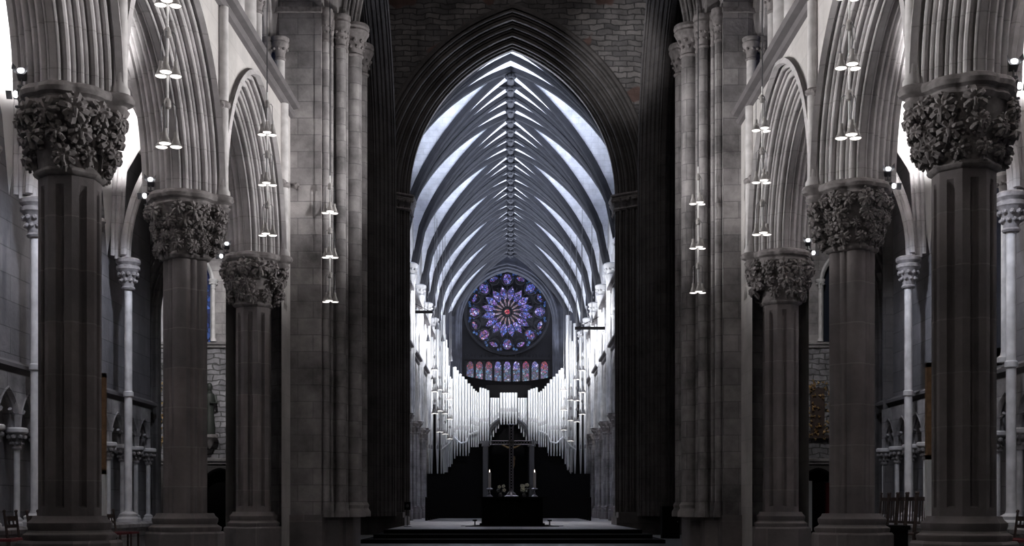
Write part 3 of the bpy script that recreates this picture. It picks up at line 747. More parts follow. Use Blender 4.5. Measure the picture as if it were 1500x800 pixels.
# ------------------------------------------------------------ crossing
def crossing_pier(side):
    sn = 'left' if side < 0 else 'right'; ox = 0 if side < 0 else .47
    X = lambda v: side*(v+ox)
    t = thing('crossing_pier', 'huge near crossing pier on the %s with three tall round shafts' % sn, 'pier', (X(4.2), 26.3, 0))
    cx, cy = X(4.2), 26.3
    def bl(m): m.v = [(a-cx, b-cy, c) for a, b, c in m.v]; return m
    core = [(3.86, 25.05), (4.72-(.35 if side > 0 else 0), 25.05), (5.0, 25.4), (5.2, 28.2), (3.7, 28.2), (3.45, 27.6), (3.45, 26.35), (3.62, 26.2), (3.62, 25.6), (3.86, 25.5)]
    pts = [(X(a), b) for a, b in core]
    if side > 0: pts.reverse()
    pts = pts if side > 0 else pts[::1]
    m = MB(); m.prism(pts, .75, 20); bl(m).build('core', 'ashlar', t, smooth=False)
    m = MB(); m.prism([(cx+(a-cx)*1.09, cy+(b-cy)*1.07) for a, b in pts], 0, .75); bl(m).build('plinth', 'pier', t, smooth=False)
    for a, b, r in ((3.79, 25.2, .075), (3.72, 25.42, .05), (3.53, 25.55, .105), (3.46, 25.8, .05), (3.33, 26.1, .17), (3.30, 26.6, .08), (3.32, 27.2, .15)):
        m = MB(); m.lathe([(r*1.5, .7), (r*1.5, .8), (r*1.2, .88), (r*1.3, .95), (r, 1.02), (r, 10.60)], (X(a), b, 0), 16)
        bl(m).build('shaft', 'ashlar', t)
        m = MB(); m.lathe([(r*1.1, 10.43), (r*1.25, 10.47), (r, 10.51), (r*1.2, 10.68), (r*1.7, 10.88), (r*1.8, 10.91), (r*1.95, 10.95), (r*1.8, 11.00), (r*2.0, 11.04), (r*1.9, 11.11)], (X(a), b, 0), 18)
        for k in range(9):
            an = k*2*pi/9; m.ball((X(a)+r*1.4*cos(an), b+r*1.4*sin(an), 10.75), r*.3); m.ball((X(a)+r*1.2*cos(an+.3), b+r*1.2*sin(an+.3), 10.63), r*.25)
        bl(m).build('capital', 'carved', t)
    m = MB(); off = [(cx+(a-cx)*1.05, cy+(b-cy)*1.05) for a, b in pts]; m.prism(off, 10.99, 11.09); bl(m).build('string_course', 'carved', t, smooth=False)
    m = MB(); m.ball((X(4.36), 25.0, 7.45), .07); m.ball((X(4.3), 24.98, 7.40), .05); bl(m).build('carved_knob', 'carved', t)
crossing_pier(-1); crossing_pier(1)

big_half = [(1.16, .86), (1.10, .90), (1.02, .86)]+rolls(1.02, .80, .05, .12, 10, .05)+[(0, .08)]
big_prof = big_half+[(o, -w) for o, w in reversed(big_half)]
XC = .06
def yz_arch(xc, c, a, h, zs, prof, name, label, mat='dark_ashlar'):
    m = MB(); sweep_arch(m, a, h, prof, lambda u, w, z: (xc+w, c+u, z), 18, zs)
    tag(m.build(name, mat), label, 'arch', 'crossing arches')
# nave arch
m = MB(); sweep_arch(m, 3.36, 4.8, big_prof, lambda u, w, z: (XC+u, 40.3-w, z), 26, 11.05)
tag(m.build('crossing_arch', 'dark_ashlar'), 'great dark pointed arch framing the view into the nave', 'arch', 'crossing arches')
m = MB(); sweep_arch(m, 3.56, 4.9, [(o*.8, w) for o, w in big_prof], lambda u, w, z: (.235+u, 26.6-w, z), 18, 10.75)
tag(m.build('crossing_arch', 'ashlar'), 'near crossing arch rising out of frame from the tall shafts', 'arch', 'crossing arches')
yz_arch(-4.35, 33.3, 4.9, 5.2, 11.0, [(o*.8, w*.8) for o, w in big_prof], 'crossing_arch', 'dark arch from crossing into the left transept, seen edge on')
yz_arch(4.75, 33.3, 4.9, 5.2, 11.0, [(o*.8, w*.8) for o, w in big_prof], 'crossing_arch', 'dark arch from crossing into the right transept, seen edge on')
# nave-arch responds (far crossing piers)
for side in (-1, 1):
    sn = 'left' if side < 0 else 'right'
    t = thing('crossing_pier', 'dark far crossing pier carrying the %s side of the nave arch' % sn, 'pier', (XC+side*4.0, 40.3, 0))
    cx, cy = t.location.x, 40.3
    a = 3.36
    m = MB(); rows = [[(XC+side*(a+o)-cx, 40.3-w-cy, z) for z in (.6, 6, 10.75)] for o, w in big_prof]; m.grid(rows)
    # transept-side mouldings
    m2 = MB(); x0 = -4.35 if side < 0 else 4.75
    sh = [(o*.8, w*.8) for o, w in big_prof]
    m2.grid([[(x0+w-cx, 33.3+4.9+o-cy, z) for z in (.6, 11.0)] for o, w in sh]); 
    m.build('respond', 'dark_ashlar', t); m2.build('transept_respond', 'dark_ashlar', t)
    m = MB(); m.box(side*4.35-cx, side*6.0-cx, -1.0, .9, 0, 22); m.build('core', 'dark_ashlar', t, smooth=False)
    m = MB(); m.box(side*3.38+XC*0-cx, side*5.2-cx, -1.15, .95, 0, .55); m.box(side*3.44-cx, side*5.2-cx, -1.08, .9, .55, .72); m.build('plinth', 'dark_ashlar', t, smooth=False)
    m = MB()
    offp = [(0.0, -.9), (0, 0), (.0, .10), (.30, .32), (.62, .55), (1.0, .80), (1.2, .9)]
    for zz, e in ((10.70, 0), (10.76, .05), (10.82, .02), (10.92, .04), (11.0, .12), (11.05, .13), (11.1, .08)):
        pass
    rows = []
    for e, zz in ((0, 10.55), (.06, 10.6), (.02, 10.66), (.04, 10.8), (.13, 10.93), (.10, 10.97), (.15, 11.02), (.15, 11.07), (.06, 11.10), (-.3, 11.10)):
        rows.append([(XC+side*(a+o-e)-cx, 40.3-w-e*.8-cy, zz) for o, w in offp])
    m.grid(rows)
    for o, w in offp[2:]:
        for k in range(4):
            m.ball((XC+side*(a+o-.1)-cx+.06*k*side, 40.3-w-.1-cy-.04*k, 10.86), .06)
    m.build('capital_band', 'carved', t)
# crossing wall above the nave arch
m = MB(); n = 20; pts = arch_pts(3.36, 4.8, 1.08, n); yw = 39.45
for y in (yw, 41.15):
    m.grid([[(-5.4, y, 11.05)]+[(XC+u, y, 11.05+z) for u, z in pts]+[(5.4, y, 11.05)], [(-5.4, y, 24)]+[(XC+u, y, 24) for u, z in pts]+[(5.4, y, 24)]])
struct(m.build('wall_crossing', 'rubble', smooth=False))
for side in (-1, 1):
    # walls over the transept arches
    m = MB(); pts = arch_pts(4.9, 5.2, .85, 14); x = (-4.95 if side < 0 else 5.35)
    m.grid([[(x, 33.3+u, 11.0+z) for u, z in pts], [(x, 33.3+u, 24) for u, z in pts]])
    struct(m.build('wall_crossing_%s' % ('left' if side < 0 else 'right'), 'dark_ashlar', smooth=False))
# little shafts on carved corbels
for xx, z0, nm in ((4.58, 15.55, 'right'), (-4.42, 15.4, 'left')):
    t = thing('corbelled_shaft', 'thin round shaft ending in a carved head corbel, high %s of the nave arch' % nm, 'shaft', (xx, 39.3, z0))
    m = MB(); m.lathe([(.1, -.05), (.12, 0), (.075, .06), (.07, 5)], n=12); m.build('shaft', 'shaft' if xx > 0 else 'dark_ashlar', t)
    m = MB(); m.ball((0, 0, -.3), .17, (1, 1, 1.3)); m.ball((0, -.16, -.3), .04); m.ball((-.09, -.08, -.15), .1); m.ball((.09, -.08, -.15), .1); m.ball((0, -.06, -.5), .09); m.ball((-.13, 0, -.35), .07); m.ball((.13, 0, -.35), .07)
    m.build('carved_head', 'carved', t)

# steps and platform
m = MB()
for i, (y, z, w) in enumerate(((30.2, .10, 3.75), (31.2, .20, 3.55), (32.3, .30, 3.4))):
    m.cham(-w+.06, w+.06, y, 42.0, z-.1 if i else 0, z, .03)
tag(m.build('altar_steps', 'black', smooth=False), 'three dark steps leading up to the altar platform', 'steps')
m = MB(); m.cham(-3.3, 3.4, 33.0, 42, .3, .306, .002); struct(m.build('floor_platform', 'floor', smooth=False))
m = MB(); m.box(-8.5, 8.5, 41.2, 78, 0, .30); struct(m.build('floor_nave', 'floor', smooth=False))
# dark carpet round the altar
m = MB(); m.prism([(-1.35, 36.6), (1.45, 36.6), (1.2, 39.4), (-1.1, 39.4)], .306, .32); tag(m.build('carpet', 'black', smooth=False), 'dark carpet under the altar', 'carpet')

# transepts
for side in (-1, 1):
    sn = 'left' if side < 0 else 'right'
    m = MB(); Y = 39.6
    def q(x0, x1, z0, z1): m.grid([[(side*x0, Y, z0), (side*x1, Y, z0)], [(side*x0, Y, z1), (side*x1, Y, z1)]])
    wc = 10.45 if side < 0 else 10.85; a = .80
    q(4.6, wc-a, 6.1, 20); q(wc+a, 17, 6.1, 20); q(wc-a, wc+a, 9.6, 20)
    pts = arch_pts(a, 1.05, 0, 8)
    m.grid([[(side*wc+u, Y, 8.1+z) for u, z in pts], [(side*wc+u, Y, 9.6) for u, z in pts]])
    struct(m.build('wall_transept_%s' % sn, 'ashlar', smooth=False))
    m = MB(); m.grid([[(side*4.6, Y, 2.4), (side*17, Y, 2.4)], [(side*4.6, Y, 6.1), (side*17, Y, 6.1)]]); struct(m.build('wall_transept_rubble_%s' % sn, 'rough', smooth=False))
    # lower wall with doorway
    dc = 9.35 if side < 0 else 9.9
    m = MB()
    m.grid([[(side*4.6, Y, 0), (side*(dc-.5), Y, 0)], [(side*4.6, Y, 2.4), (side*(dc-.5), Y, 2.4)]])
    m.grid([[(side*(dc+.5), Y, 0), (side*17, Y, 0)], [(side*(dc+.5), Y, 2.4), (side*17, Y, 2.4)]])
    pts = arch_pts(.5, .55, 0, 8); m.grid([[(side*dc+u, Y, 1.5+z) for u, z in pts], [(side*dc+u, Y, 2.4) for u, z in pts]])
    struct(m.build('wall_transept_base_%s' % sn, 'dark_ashlar', smooth=False))
    m = MB(); sweep_arch(m, .5, .55, [(.1, -.08), (.05, -.1), (0, -.05), (0, .4)], lambda u, w, z: (side*dc+u, Y+w, z), 8, 1.5, leg=1.5)
    m.box(side*dc-.5, side*dc+.5, Y+.38, Y+.42, 0, 2.1)
    struct(m.build('door_%d' % (1 if side < 0 else 2), 'black'))
    m = MB()
    for z0, e in ((6.1, .18), (2.35, .14)):
        m.grid([[(side*x, Y-w*e, z0+z*.1) for x in (5.4, 17)] for w, z in ((0, -1), (.5, -.8), (.6, -.2), (1, .1), (1, .7), (0, 1.1))])
    struct(m.build('trim_%d' % (5 if side < 0 else 6), 'ashlar'))
    m = MB(); sweep_arch(m, a, 1.05, [(.12, -.1), (.06, -.12), (.0, -.06), (-.04, .02), (-.04, .5)], lambda u, w, z: (side*wc+u, Y+w, z), 10, 8.1, leg=1.9)
    w_ = struct(m.build('window_%d' % (7 if side < 0 else 8), 'nave_stone'))
    m = MB(); m.grid([[(side*wc-a, Y+.45, 6.2), (side*wc+a, Y+.45, 6.2)], [(side*wc-a, Y+.45, 9.2), (side*wc+a, Y+.45, 9.2)]]); m.build('glass', 'blueglass' if side < 0 else 'nightglass', w_, smooth=False)
    for k, sg in enumerate((-1, 1)):
        t = thing('window_shaft', 'slender lit shaft at the %s side of the %s transept window' % (('outer', 'inner')[k if side < 0 else 1-k], sn), 'shaft', (side*wc+sg*(a+.10), Y-.12, 6.2))
        m = MB(); m.lathe([(.1, 0), (.1, .06), (.065, .12), (.06, 1.72)], n=12); m.build('shaft', 'shaft', t)
        m = MB(); m.lathe([(.07, 1.7), (.08, 1.73), (.07, 1.77), (.1, 1.88), (.15, 1.95), (.15, 2.0)], n=14)
        for kk in range(7): m.ball((.11*cos(kk*.9), .11*sin(kk*.9), 1.86), .04)
        m.build('capital', 'nave_stone', t)
    m = MB(); m.grid([[(side*17, 26, 0), (side*17, 40, 0)], [(side*17, 26, 20), (side*17, 40, 20)]]); m.grid([[(side*8, 26.4, 0), (side*17, 26.4, 0)], [(side*8, 26.4, 20), (side*17, 26.4, 20)]])
    struct(m.build('wall_transept_end_%s' % sn, 'dark_ashlar', smooth=False))

# ornaments in the transepts
def gilded(loc, label, h=1.5, w=.9, seed=1):
    t = thing('carved_ornament', label, 'ornament', loc); r = random.Random(seed)
    m = MB(); m.box(-w*.22, w*.22, .02, .08, -h*.4, h*.4); m.prism([(-w*.35, -.02), (w*.35, -.02), (w*.35, .06), (-w*.35, .06)], -h*.45, -h*.40); m.build('backboard', 'dark_wood', t, smooth=False)
    m = MB()
    for k in range(110):
        x = r.uniform(-w/2, w/2); z = r.uniform(-h/2, h/2)
        if abs(x) < w*.22 and abs(z) < h*.25 and r.random() < .7: continue
        an = r.random()*6.28
        m.tube([(x, -.02, z), (x+.05*cos(an), -.07, z+.05*sin(an)), (x+.08*cos(an+1), -.03, z+.08*sin(an+1))], [.022, .03, .01], 6)
    m.build('scrollwork', 'gold', t)
gilded((-11.55, 39.4, 3.9), 'carved gilded wall ornament in the left transept beside the aisle corner', 2.0, 1.1, 3)
gilded((9.85, 39.4, 3.95), 'carved gilded wall ornament in the right transept between two piers', 1.9, 1.0, 4)
t = thing('wall_statue', 'dark robed statue on a stone bracket on the left transept wall', 'statue', (-9.62, 39.25, 3.1))
m = MB(); m.lathe([(.02, -.35), (.1, -.25), (.16, -.1), (.28, .0), (.28, .1)], n=14); m.build('bracket', 'carved', t)
m = MB(); m.lathe([(.17, .1), (.19, .3), (.15, .7), (.13, 1.0), (.18, 1.25), (.15, 1.4), (.06, 1.47), (.05, 1.52)], n=16)
m.lathe([(.05, 1.5), (.09, 1.57), (.095, 1.65), (.07, 1.73), (.02, 1.76)], n=14); m.ball((0, -.09, 1.63), .02)
m.tube([(-.17, 0, 1.35), (-.24, -.06, 1.1), (-.1, -.18, 1.05)], [.06, .05, .035], 8); m.tube([(.17, 0, 1.35), (.24, -.06, 1.1), (.06, -.2, 1.1)], [.06, .05, .035], 8)
m.build('body', 'leafdark', t)

# ------------------------------------------------------------ nave
NB = 5.05; NBN = 7; NY = [41.4+NB*k for k in range(NBN+1)]; NW = 4.1; ZS = 11.05; RZ = 16.55; NCZ = 4.8
def g1(t): return .40*t+.60*sqrt(max(0, 1-(1-t)**2))
def nrib(side, y0, yp, n=14):
    return [(side*(NW-.05)*(1-k/n), y0+(yp-y0)*(k/n), ZS+(RZ-ZS)*g1(k/n)) for k in range(n+1)]
# webs
m = MB()
for bi in range(NBN):
    y0, y1 = NY[bi], NY[bi+1]; mid = (y0+y1)/2
    for side in (-1, 1):
        for ys_, sg in ((y0, 1), (y1, -1)):
            m.grid([[(x, y, z+.05) for x, y, z in nrib(side, ys_, ys_+sg*NB/4*k)] for k in range(3)])
        A = nrib(side, y0, mid); B = nrib(side, y1, mid); rows = []
        for (ax, ay, az), (bx, by, bz) in zip(A, B):
            fx = abs(ax)/NW; zr = RZ+.0-(RZ-15.75)*fx; row = []
            for s_ in range(9):
                s = s_/8; u = 1-abs(2*s-1); gg = .35*u+.65*sqrt(max(0, 1-(1-u)**2))
                row.append((ax, ay+(by-ay)*s, az+.05+max(0, (zr-az))*gg))
            rows.append(row)
        m.grid(rows)
struct(m.build('ceiling', 'web', angle=60))
# ribs: shared meshes, copied bay by bay
def rib_sweep(path, w=.11, d=.24):
    m = MB(); P = [Vector(p) for p in path]; n = len(P); prof = [(-w*1.3, .10), (-w*1.3, .0), (-w, -.06), (-w*.55, -.08), (-w*.75, -d*.62), (-w*.4, -d*.95), (0, -d*1.08), (w*.4, -d*.95), (w*.75, -d*.62), (w*.55, -.08), (w, -.06), (w*1.3, 0), (w*1.3, .10)]
    rows = [[] for _ in prof]
    for i in range(n):
        T = (P[min(i+1, n-1)]-P[max(i-1, 0)]).normalized(); S = T.cross(Vector((0, 0, 1))).normalized(); U = S.cross(T).normalized()
        for j, (a, b) in enumerate(prof): rows[j].append(tuple(P[i]+S*a+U*b))
    m.grid(rows); return m
rproto = {}
for side in (-1, 1):
    for k in range(-2, 3):
        p = [(x, y, z) for x, y, z in nrib(side, 0, NB/4*k)]
        rproto[(side, k)] = rib_sweep(p, .075 if k else .095, .14 if k else .18)
th_ = thing('vault_ribs', 'half fan of dark stone ribs nearest in the nave vault, right behind the crossing arch', 'ribs', (0, NY[0], 0), 'nave vault rib fans')
first = None
for bi in range(NBN):
    lab = 'fan of dark stone ribs rising to the nave ridge, %s from the crossing arch' % ORD[bi]
    t = thing('vault_ribs', lab, 'ribs', (0, NY[bi+1], 0), 'nave vault rib fans')
    if first is None:
        first = {}
        for key, mb in rproto.items():
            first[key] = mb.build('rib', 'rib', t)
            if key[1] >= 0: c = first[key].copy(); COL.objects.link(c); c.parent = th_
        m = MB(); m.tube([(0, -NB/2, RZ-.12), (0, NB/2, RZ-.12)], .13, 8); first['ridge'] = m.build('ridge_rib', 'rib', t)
        for k in range(-2, 2):
            m = MB(); y = NB/4*k
            for q in range(7):
                an = q*.9; m.ball((.13*cos(an), y+.13*sin(an), RZ-.30), .085)
            m.ball((0, y, RZ-.36), .10)
            for q in (-1, 1): m.tube([(q*.15, y, RZ-.25), (q*.42, y, RZ-.22)], [.07, .03], 6)
            first[('b', k)] = m.build('boss', 'rib', t)
    else:
        for key, o in first.items():
            c = o.copy(); COL.objects.link(c); c.parent = t
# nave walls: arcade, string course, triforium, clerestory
m = MB(); NXI = 4.15; zt = 7.5; ZC = 9.9
strm = MB(); back = MB()
nav_half = [(.42, .42), (.36, .46), (.33, .38)]+rolls(.33, .36, 0, .05, 5, .03, 4)+[(0, 0)]
nav_prof = nav_half+[(o, -w) for o, w in reversed(nav_half[:-1])]
for side in (-1, 1):
    for bi in range(NBN):
        y0, y1 = NY[bi], NY[bi+1]; c = (y0+y1)/2; a = NB/2-.45; h = 2.1
        pts = arch_pts(a, h, .34, 10)
        for x in (NXI+.1, NXI+.9):
            r0 = [(side*x, y0, NCZ)]+[(side*x, c+u, NCZ+z) for u, z in pts]+[(side*x, y1, NCZ)]
            m.grid([r0, [(p[0], p[1], zt) for p in r0]])
        # triforium/clerestory: back wall with two lancets each, passage behind closed by a wall coloured dark as shade
        for zlo, zhi, zsp in ((zt, ZC, 8.85),):
            for q in range(2):
                cc = y0+NB*(.27+.46*q); aa = .78; pts2 = arch_pts(aa, .85, 0, 6)
                m.grid([[(side*(NXI+.25), cc+u, zsp+z) for u, z in pts2], [(side*(NXI+.25), cc+u, ZC) for u, z in pts2]])
            m.grid([[(side*(NXI+.25), y0, zlo), (side*(NXI+.25), y0+NB*.27-.78, zlo)], [(side*(NXI+.25), y0, ZC), (side*(NXI+.25), y0+NB*.27-.78, ZC)]])
            m.grid([[(side*(NXI+.25), y0+NB*.27+.78, zlo), (side*(NXI+.25), y0+NB*.73-.78, zlo)], [(side*(NXI+.25), y0+NB*.27+.78, ZC), (side*(NXI+.25), y0+NB*.73-.78, ZC)]])
            m.grid([[(side*(NXI+.25), y0+NB*.73+.78, zlo), (side*(NXI+.25), y1, zlo)], [(side*(NXI+.25), y0+NB*.73+.78, ZC), (side*(NXI+.25), y1, ZC)]])
        back.grid([[(side*(NXI+1.1), y0, zt), (side*(NXI+1.1), y1, zt)], [(side*(NXI+1.1), y0, ZC), (side*(NXI+1.1), y1, ZC)]])
        m.grid([[(side*(NXI+1.1), y0, ZC), (side*(NXI+1.1), y1, ZC)], [(side*(NXI+1.1), y0, 17), (side*(NXI+1.1), y1, 17)]])
        for q in range(2):
            pass
        m.grid([[(side*(NXI+.05), y0, ZC), (side*(NXI+.05), y1, ZC)], [(side*(NXI+1.1), y0, ZC), (side*(NXI+1.1), y1, ZC)]])
        m.grid([[(side*(NXI+1.1), y0, zt), (side*(NXI+1.1), y1, zt)], [(side*(NXI+.1), y0, zt), (side*(NXI+.1), y1, zt)]])
    for z0 in (7.5, ZC):
        strm.grid([[(side*(NXI+.1-w), y, z0+z) for y in (41.3, 78)] for w, z in ((0, -.14), (.1, -.1), (.1, 0), (.22, .04), (.22, .13), (0, .16))])
    # aisle outer wall and vault
    m.grid([[(side*8.3, 41.2, 0), (side*8.3, 78.2, 0)], [(side*8.3, 41.2, 7.4), (side*8.3, 78.2, 7.4)]])
    m.grid([[(side*8.3, 41.2, 7.4), (side*8.3, 78.2, 7.4)], [(side*5.6, 41.2, 7.4), (side*5.6, 78.2, 7.4)]])
struct(m.build('wall_nave', 'nave_stone', smooth=False))
struct(back.build('wall_nave_back', 'dark_ashlar', smooth=False))  # dark stone puts the shade of the triforium openings into the colour
struct(strm.build('trim_7', 'string'))
arch0 = None
for side in (-1, 1):
    sn = 'left' if side < 0 else 'right'
    for bi in range(NBN):
        c = (NY[bi]+NY[bi+1])/2
        lab = 'moulded nave arcade arch on the %s, %s bay beyond the crossing' % (sn, ORD[bi])
        if arch0 is None:
            mb = MB(); sweep_arch(mb, NB/2-.45, 2.1, nav_prof, lambda u, w, z: (w, u, z), 10, NCZ)
            arch0 = mb.build('nave_arch', 'nave_stone'); tag(arch0, lab, 'arch', 'nave arcade arches'); arch0.location = (side*(NXI+.5), c, 0)
        else: dup(arch0, (side*(NXI+.5), c, 0), lab)
pf = union_r([(.30*cos(k*pi/4), .30*sin(k*pi/4), .07 if k % 2 else .115) for k in range(8)]+[(0, 0, .27)])
np0 = None
for side in (-1, 1):
    sn = 'left' if side < 0 else 'right'
    for bi in range(1, NBN):
        lab = 'clustered nave pier with tall wall shaft on the %s, %s beyond the crossing' % (sn, ORD[bi-1])
        loc = (side*(NXI+.5), NY[bi], .30)
        if np0 is None:
            t = thing('nave_pier', lab, 'pier', loc, 'nave piers')
            m = MB(); m.rings(pf, [(1.35, 0, 0), (1.35, 0, .45), (1.2, 0, .5), (1.25, 0, .55), (1.05, 0, .62)], n=48); m.build('base', 'pier', t)
            m = MB(); m.rings(pf, [(1, 0, .6), (1, 0, 2.3), (1, 0, 3.95)], n=96); m.build('shaft', 'ashlar', t)  # base and shaft in darker stone: weaker light low down put into colour
            m = MB(); m.rings(pf, [(1, 0, 3.90), (1.08, .02, 3.95), (1, 0, 4.0), (1.1, 0, 4.15), (1.4, 0, 4.33), (1.5, 0, 4.37), (1.5, 0, 4.43), (1.35, 0, 4.45), (1.35, 0, 4.5)], n=48)
            for k in range(12): m.ball((.45*cos(k*pi/6), .45*sin(k*pi/6), 4.2), .07)
            m.build('capital', 'carved', t)
            for q, yy in enumerate((-.16, 0, .16)):
                m = MB(); xx = .5 if q != 1 else .58
                m.lathe([(.09, 4.5), (.065, 4.57), (.065, 9.9), (.08, 9.92), (.07, 10.0), (.14, 10.2), (.15, 10.28)], (xx, yy, 0), 10)
                m.build('wall_shaft', 'nave_stone', t)
            m = MB(); m.lathe([(.12, 10.25), (.2, 10.3), (.16, 10.36), (.22, 10.52), (.32, 10.66), (.32, 10.74), (.22, 10.8)], (.45, 0, 0), 16)
            for k in range(10): m.ball((.45+.26*cos(k*.63), .26*sin(k*.63), 10.5), .06)
            m.build('springer_capital', 'nave_stone', t)
            m = MB(); m.lathe([(.1, 7.0), (.15, 7.1), (.15, 7.25), (.1, 7.35)], (.56, 0, 0), 12); m.build('shaft_ring', 'nave_stone', t)
            np0 = t
            t.rotation_euler.z = 0 if side < 0 else pi
        else: dup(np0, loc, lab, rz=(0 if side < 0 else pi))
# triforium and clerestory shafts of the nave
def make_tri():
    t = thing('nave_triforium_shafts', '', 'shafts', (0, 0, 0), 'nave triforium shaft groups')
    for yy in (-NB*.46, -NB*.23+.0, 0, NB*.23, NB*.46):
        for off, r in ((-.1, .05), (.1, .05)):
            m = MB(); m.lathe([(r*1.6, 0), (r*1.5, .08), (r, .12), (r, 1.0), (r*1.3, 1.03), (r, 1.07), (r*1.8, 1.2), (r*1.9, 1.26)], (.0, yy+off, 0), 10); m.build('shaft', 'nave_stone', t)
    for q in (-1, 1):
        m = MB(); sweep_arch(m, .74, .85, [(.16, .08), (.08, .12), (.04, .04), (0, .08), (-.03, 0), (0, -.2)], lambda u, w, z: (w, q*NB*.23+u, z), 6, 1.25)
        m.build('small_arch', 'nave_stone', t)
    for q in (-1.1, -.55, 0, .55, 1.1):
        m = MB(); m.lathe([(.07, 2.5), (.05, 2.56), (.05, 5.2-abs(q)*.7), (.09, 5.35-abs(q)*.7)], (-.3, q, 0), 8); m.build('clerestory_shaft', 'nave_stone', t)
    return t
tri0 = make_tri(); used = False
for side in (-1, 1):
    sn = 'left' if side < 0 else 'right'
    for bi in range(1, NBN):
        lab = 'triforium and clerestory shafts of the %s nave wall, %s bay beyond the crossing' % (sn, ORD[bi])
        loc = (side*(NXI+.12), (NY[bi]+NY[bi+1])/2, 7.62)
        if not used: tri0.location = loc; tri0['label'] = lab; tri0.rotation_euler.z = 0 if side < 0 else pi; used = True
        else: dup(tri0, loc, lab, rz=0 if side < 0 else pi)

# lighting bars
for s, px, y in ((-1, 598, 457), (1, 850, 481)):
    t = thing('lighting_bar', 'thin black horizontal bar high on the %s nave wall' % ('left' if s < 0 else 'right'), 'bar', (-4.02 if s < 0 else 3.42, 53, 9.28 if s < 0 else 8.58))
    m = MB(); m.box(-.65, .65, -.05, .05, -.06, .06); m.build('beam', 'black', t, smooth=False)
    m = MB(); m.tube([(-s*.5, 0, .05), (s*.4, 0, .5)], .012, 6); m.build('stay_wire', 'black', t)

# ------------------------------------------------------------ west end: rose window and gallery
YW = 77.6; S = YW/1800.0
def PX(px, py, Y): return ((px-748)/F*Y, EYE+(740-py)/F*Y)
RCX, RCZ = PX(743, 457, YW); RR = 60*S
m = MB()
ra, rzs, rh = 3.0, 12.3, 3.5
pts = arch_pts(ra, rh, .02, 14)
# wall around the deep rose recess
m.grid([[(-5.2, 76.4, rzs)]+[(RCX+u, 76.4, rzs+z) for u, z in pts]+[(5.2, 76.4, rzs)], [(-5.2, 76.4, 18)]+[(RCX+u, 76.4, 18) for u, z in pts]+[(5.2, 76.4, 18)]])
m.grid([[(-5.2, 76.4, 0), (RCX-ra, 76.4, 0)], [(-5.2, 76.4, rzs), (RCX-ra, 76.4, rzs)]])
m.grid([[(RCX+ra, 76.4, 0), (5.2, 76.4, 0)], [(RCX+ra, 76.4, rzs), (5.2, 76.4, rzs)]])
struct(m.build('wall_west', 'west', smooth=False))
m = MB(); pr = rolls(.35, .10, 0, -.5, 5, .03)+[(0, -1.2)]
sweep_arch(m, ra-.1, rh-.1, [(o-.05, w) for o, w in pr], lambda u, w, z: (RCX+u, 76.35-w, z), 14, rzs, leg=6)
tag(m.build('rose_arch', 'west'), 'dark moulded arch framing the round rose window', 'arch')
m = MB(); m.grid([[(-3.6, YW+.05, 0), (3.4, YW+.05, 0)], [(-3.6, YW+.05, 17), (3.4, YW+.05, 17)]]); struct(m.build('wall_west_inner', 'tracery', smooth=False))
# rose
m = MB()
def ring(mb, cx, cz, R, r, n=40, y=YW-.06):
    mb.tube([(cx+R*cos(2*pi*k/n), y, cz+R*sin(2*pi*k/n)) for k in range(n+1)], r, 6, cap=False)
ring(m, RCX, RCZ, RR+.10, .12, 64); ring(m, RCX, RCZ, RR, .05, 64)
def pt(r, an): return (RCX+r*sin(an), RCZ+r*cos(an))
for k in range(16):
    an = radians(22.5*k); x0, z0 = pt(.30, an); x1, z1 = pt(RR*.63, an); m.tube([(x0, YW-.06, z0), (x1, YW-.06, z1)], .03, 6)
    an2 = an+radians(11.25)
    # petal heads: pointed
    xa_, za = pt(RR*.50, an); xb, zb2 = pt(RR*.64, an2); xc, zc = pt(RR*.50, an+radians(22.5))
    m.tube([(xa_, YW-.06, za), (xb, YW-.06, zb2), (xc, YW-.06, zc)], .035, 6)
for k in range(8):
    an = radians(45*k); x, z = pt(RR*.795, an); ring(m, x, z, .36, .045, 20)
    x, z = pt(RR*.84, an+radians(22.5)); ring(m, x, z, .30, .035, 18)
ring(m, RCX, RCZ, .20, .04, 20)
rose = struct(m.build('window_9', 'tracery'))
def lens(mb, cx, cz, an, L, W, n=12, y=YW-.02):
    """almond shape along direction an"""
    v = []
    for k in range(n):
        t = 2*pi*k/n; a = cos(t)*L; b = sin(t)*W*(1-.25*cos(t)**2)
        v.append((cx+a*sin(an)+b*cos(an), y, cz+a*cos(an)-b*sin(an)))
    mb.add(v, [tuple(range(n))])
for k in range(16):
    an = radians(22.5*k+11.25); c = pt(RR*.46, an)
    mb = MB(); lens(mb, c[0], c[1], an, RR*.165, RR*.088); mb.build('petal_glass', 'g_petal', rose, smooth=False)
    c = pt(RR*.235, an); mb = MB(); lens(mb, c[0], c[1], an, RR*.10, RR*.022); mb.build('spoke_glass', 'g_spoke', rose, smooth=False)
mb = MB(); lens(mb, RCX, RCZ, 0, .15, .17); mb.build('hub_glass', 'g_hub', rose, smooth=False)
for k in range(8):
    an = radians(45*k); c = pt(RR*.795, an); mb = MB(); lens(mb, c[0], c[1], an, .36, .27)
    mb.build('medallion_glass', 'g_petal' if k in (0, 1, 2, 7) else 'g_medal', rose, smooth=False)
    an2 = an+radians(22.5); c = pt(RR*.86, an2); mb = MB(); lens(mb, c[0], c[1], an2+pi/2, .27, .14)
    mb.build('side_glass', 'g_medal', rose, smooth=False)
    mb = MB()
    for dd in (-13, -9, 9, 13):
        for rr in (.92, .83) if abs(dd) == 13 else (.95,):
            c = pt(RR*rr, an2+radians(dd)); lens(mb, c[0], c[1], 0, .10, .085, 8)
    mb.build('small_glass', 'g_small', rose, smooth=False)
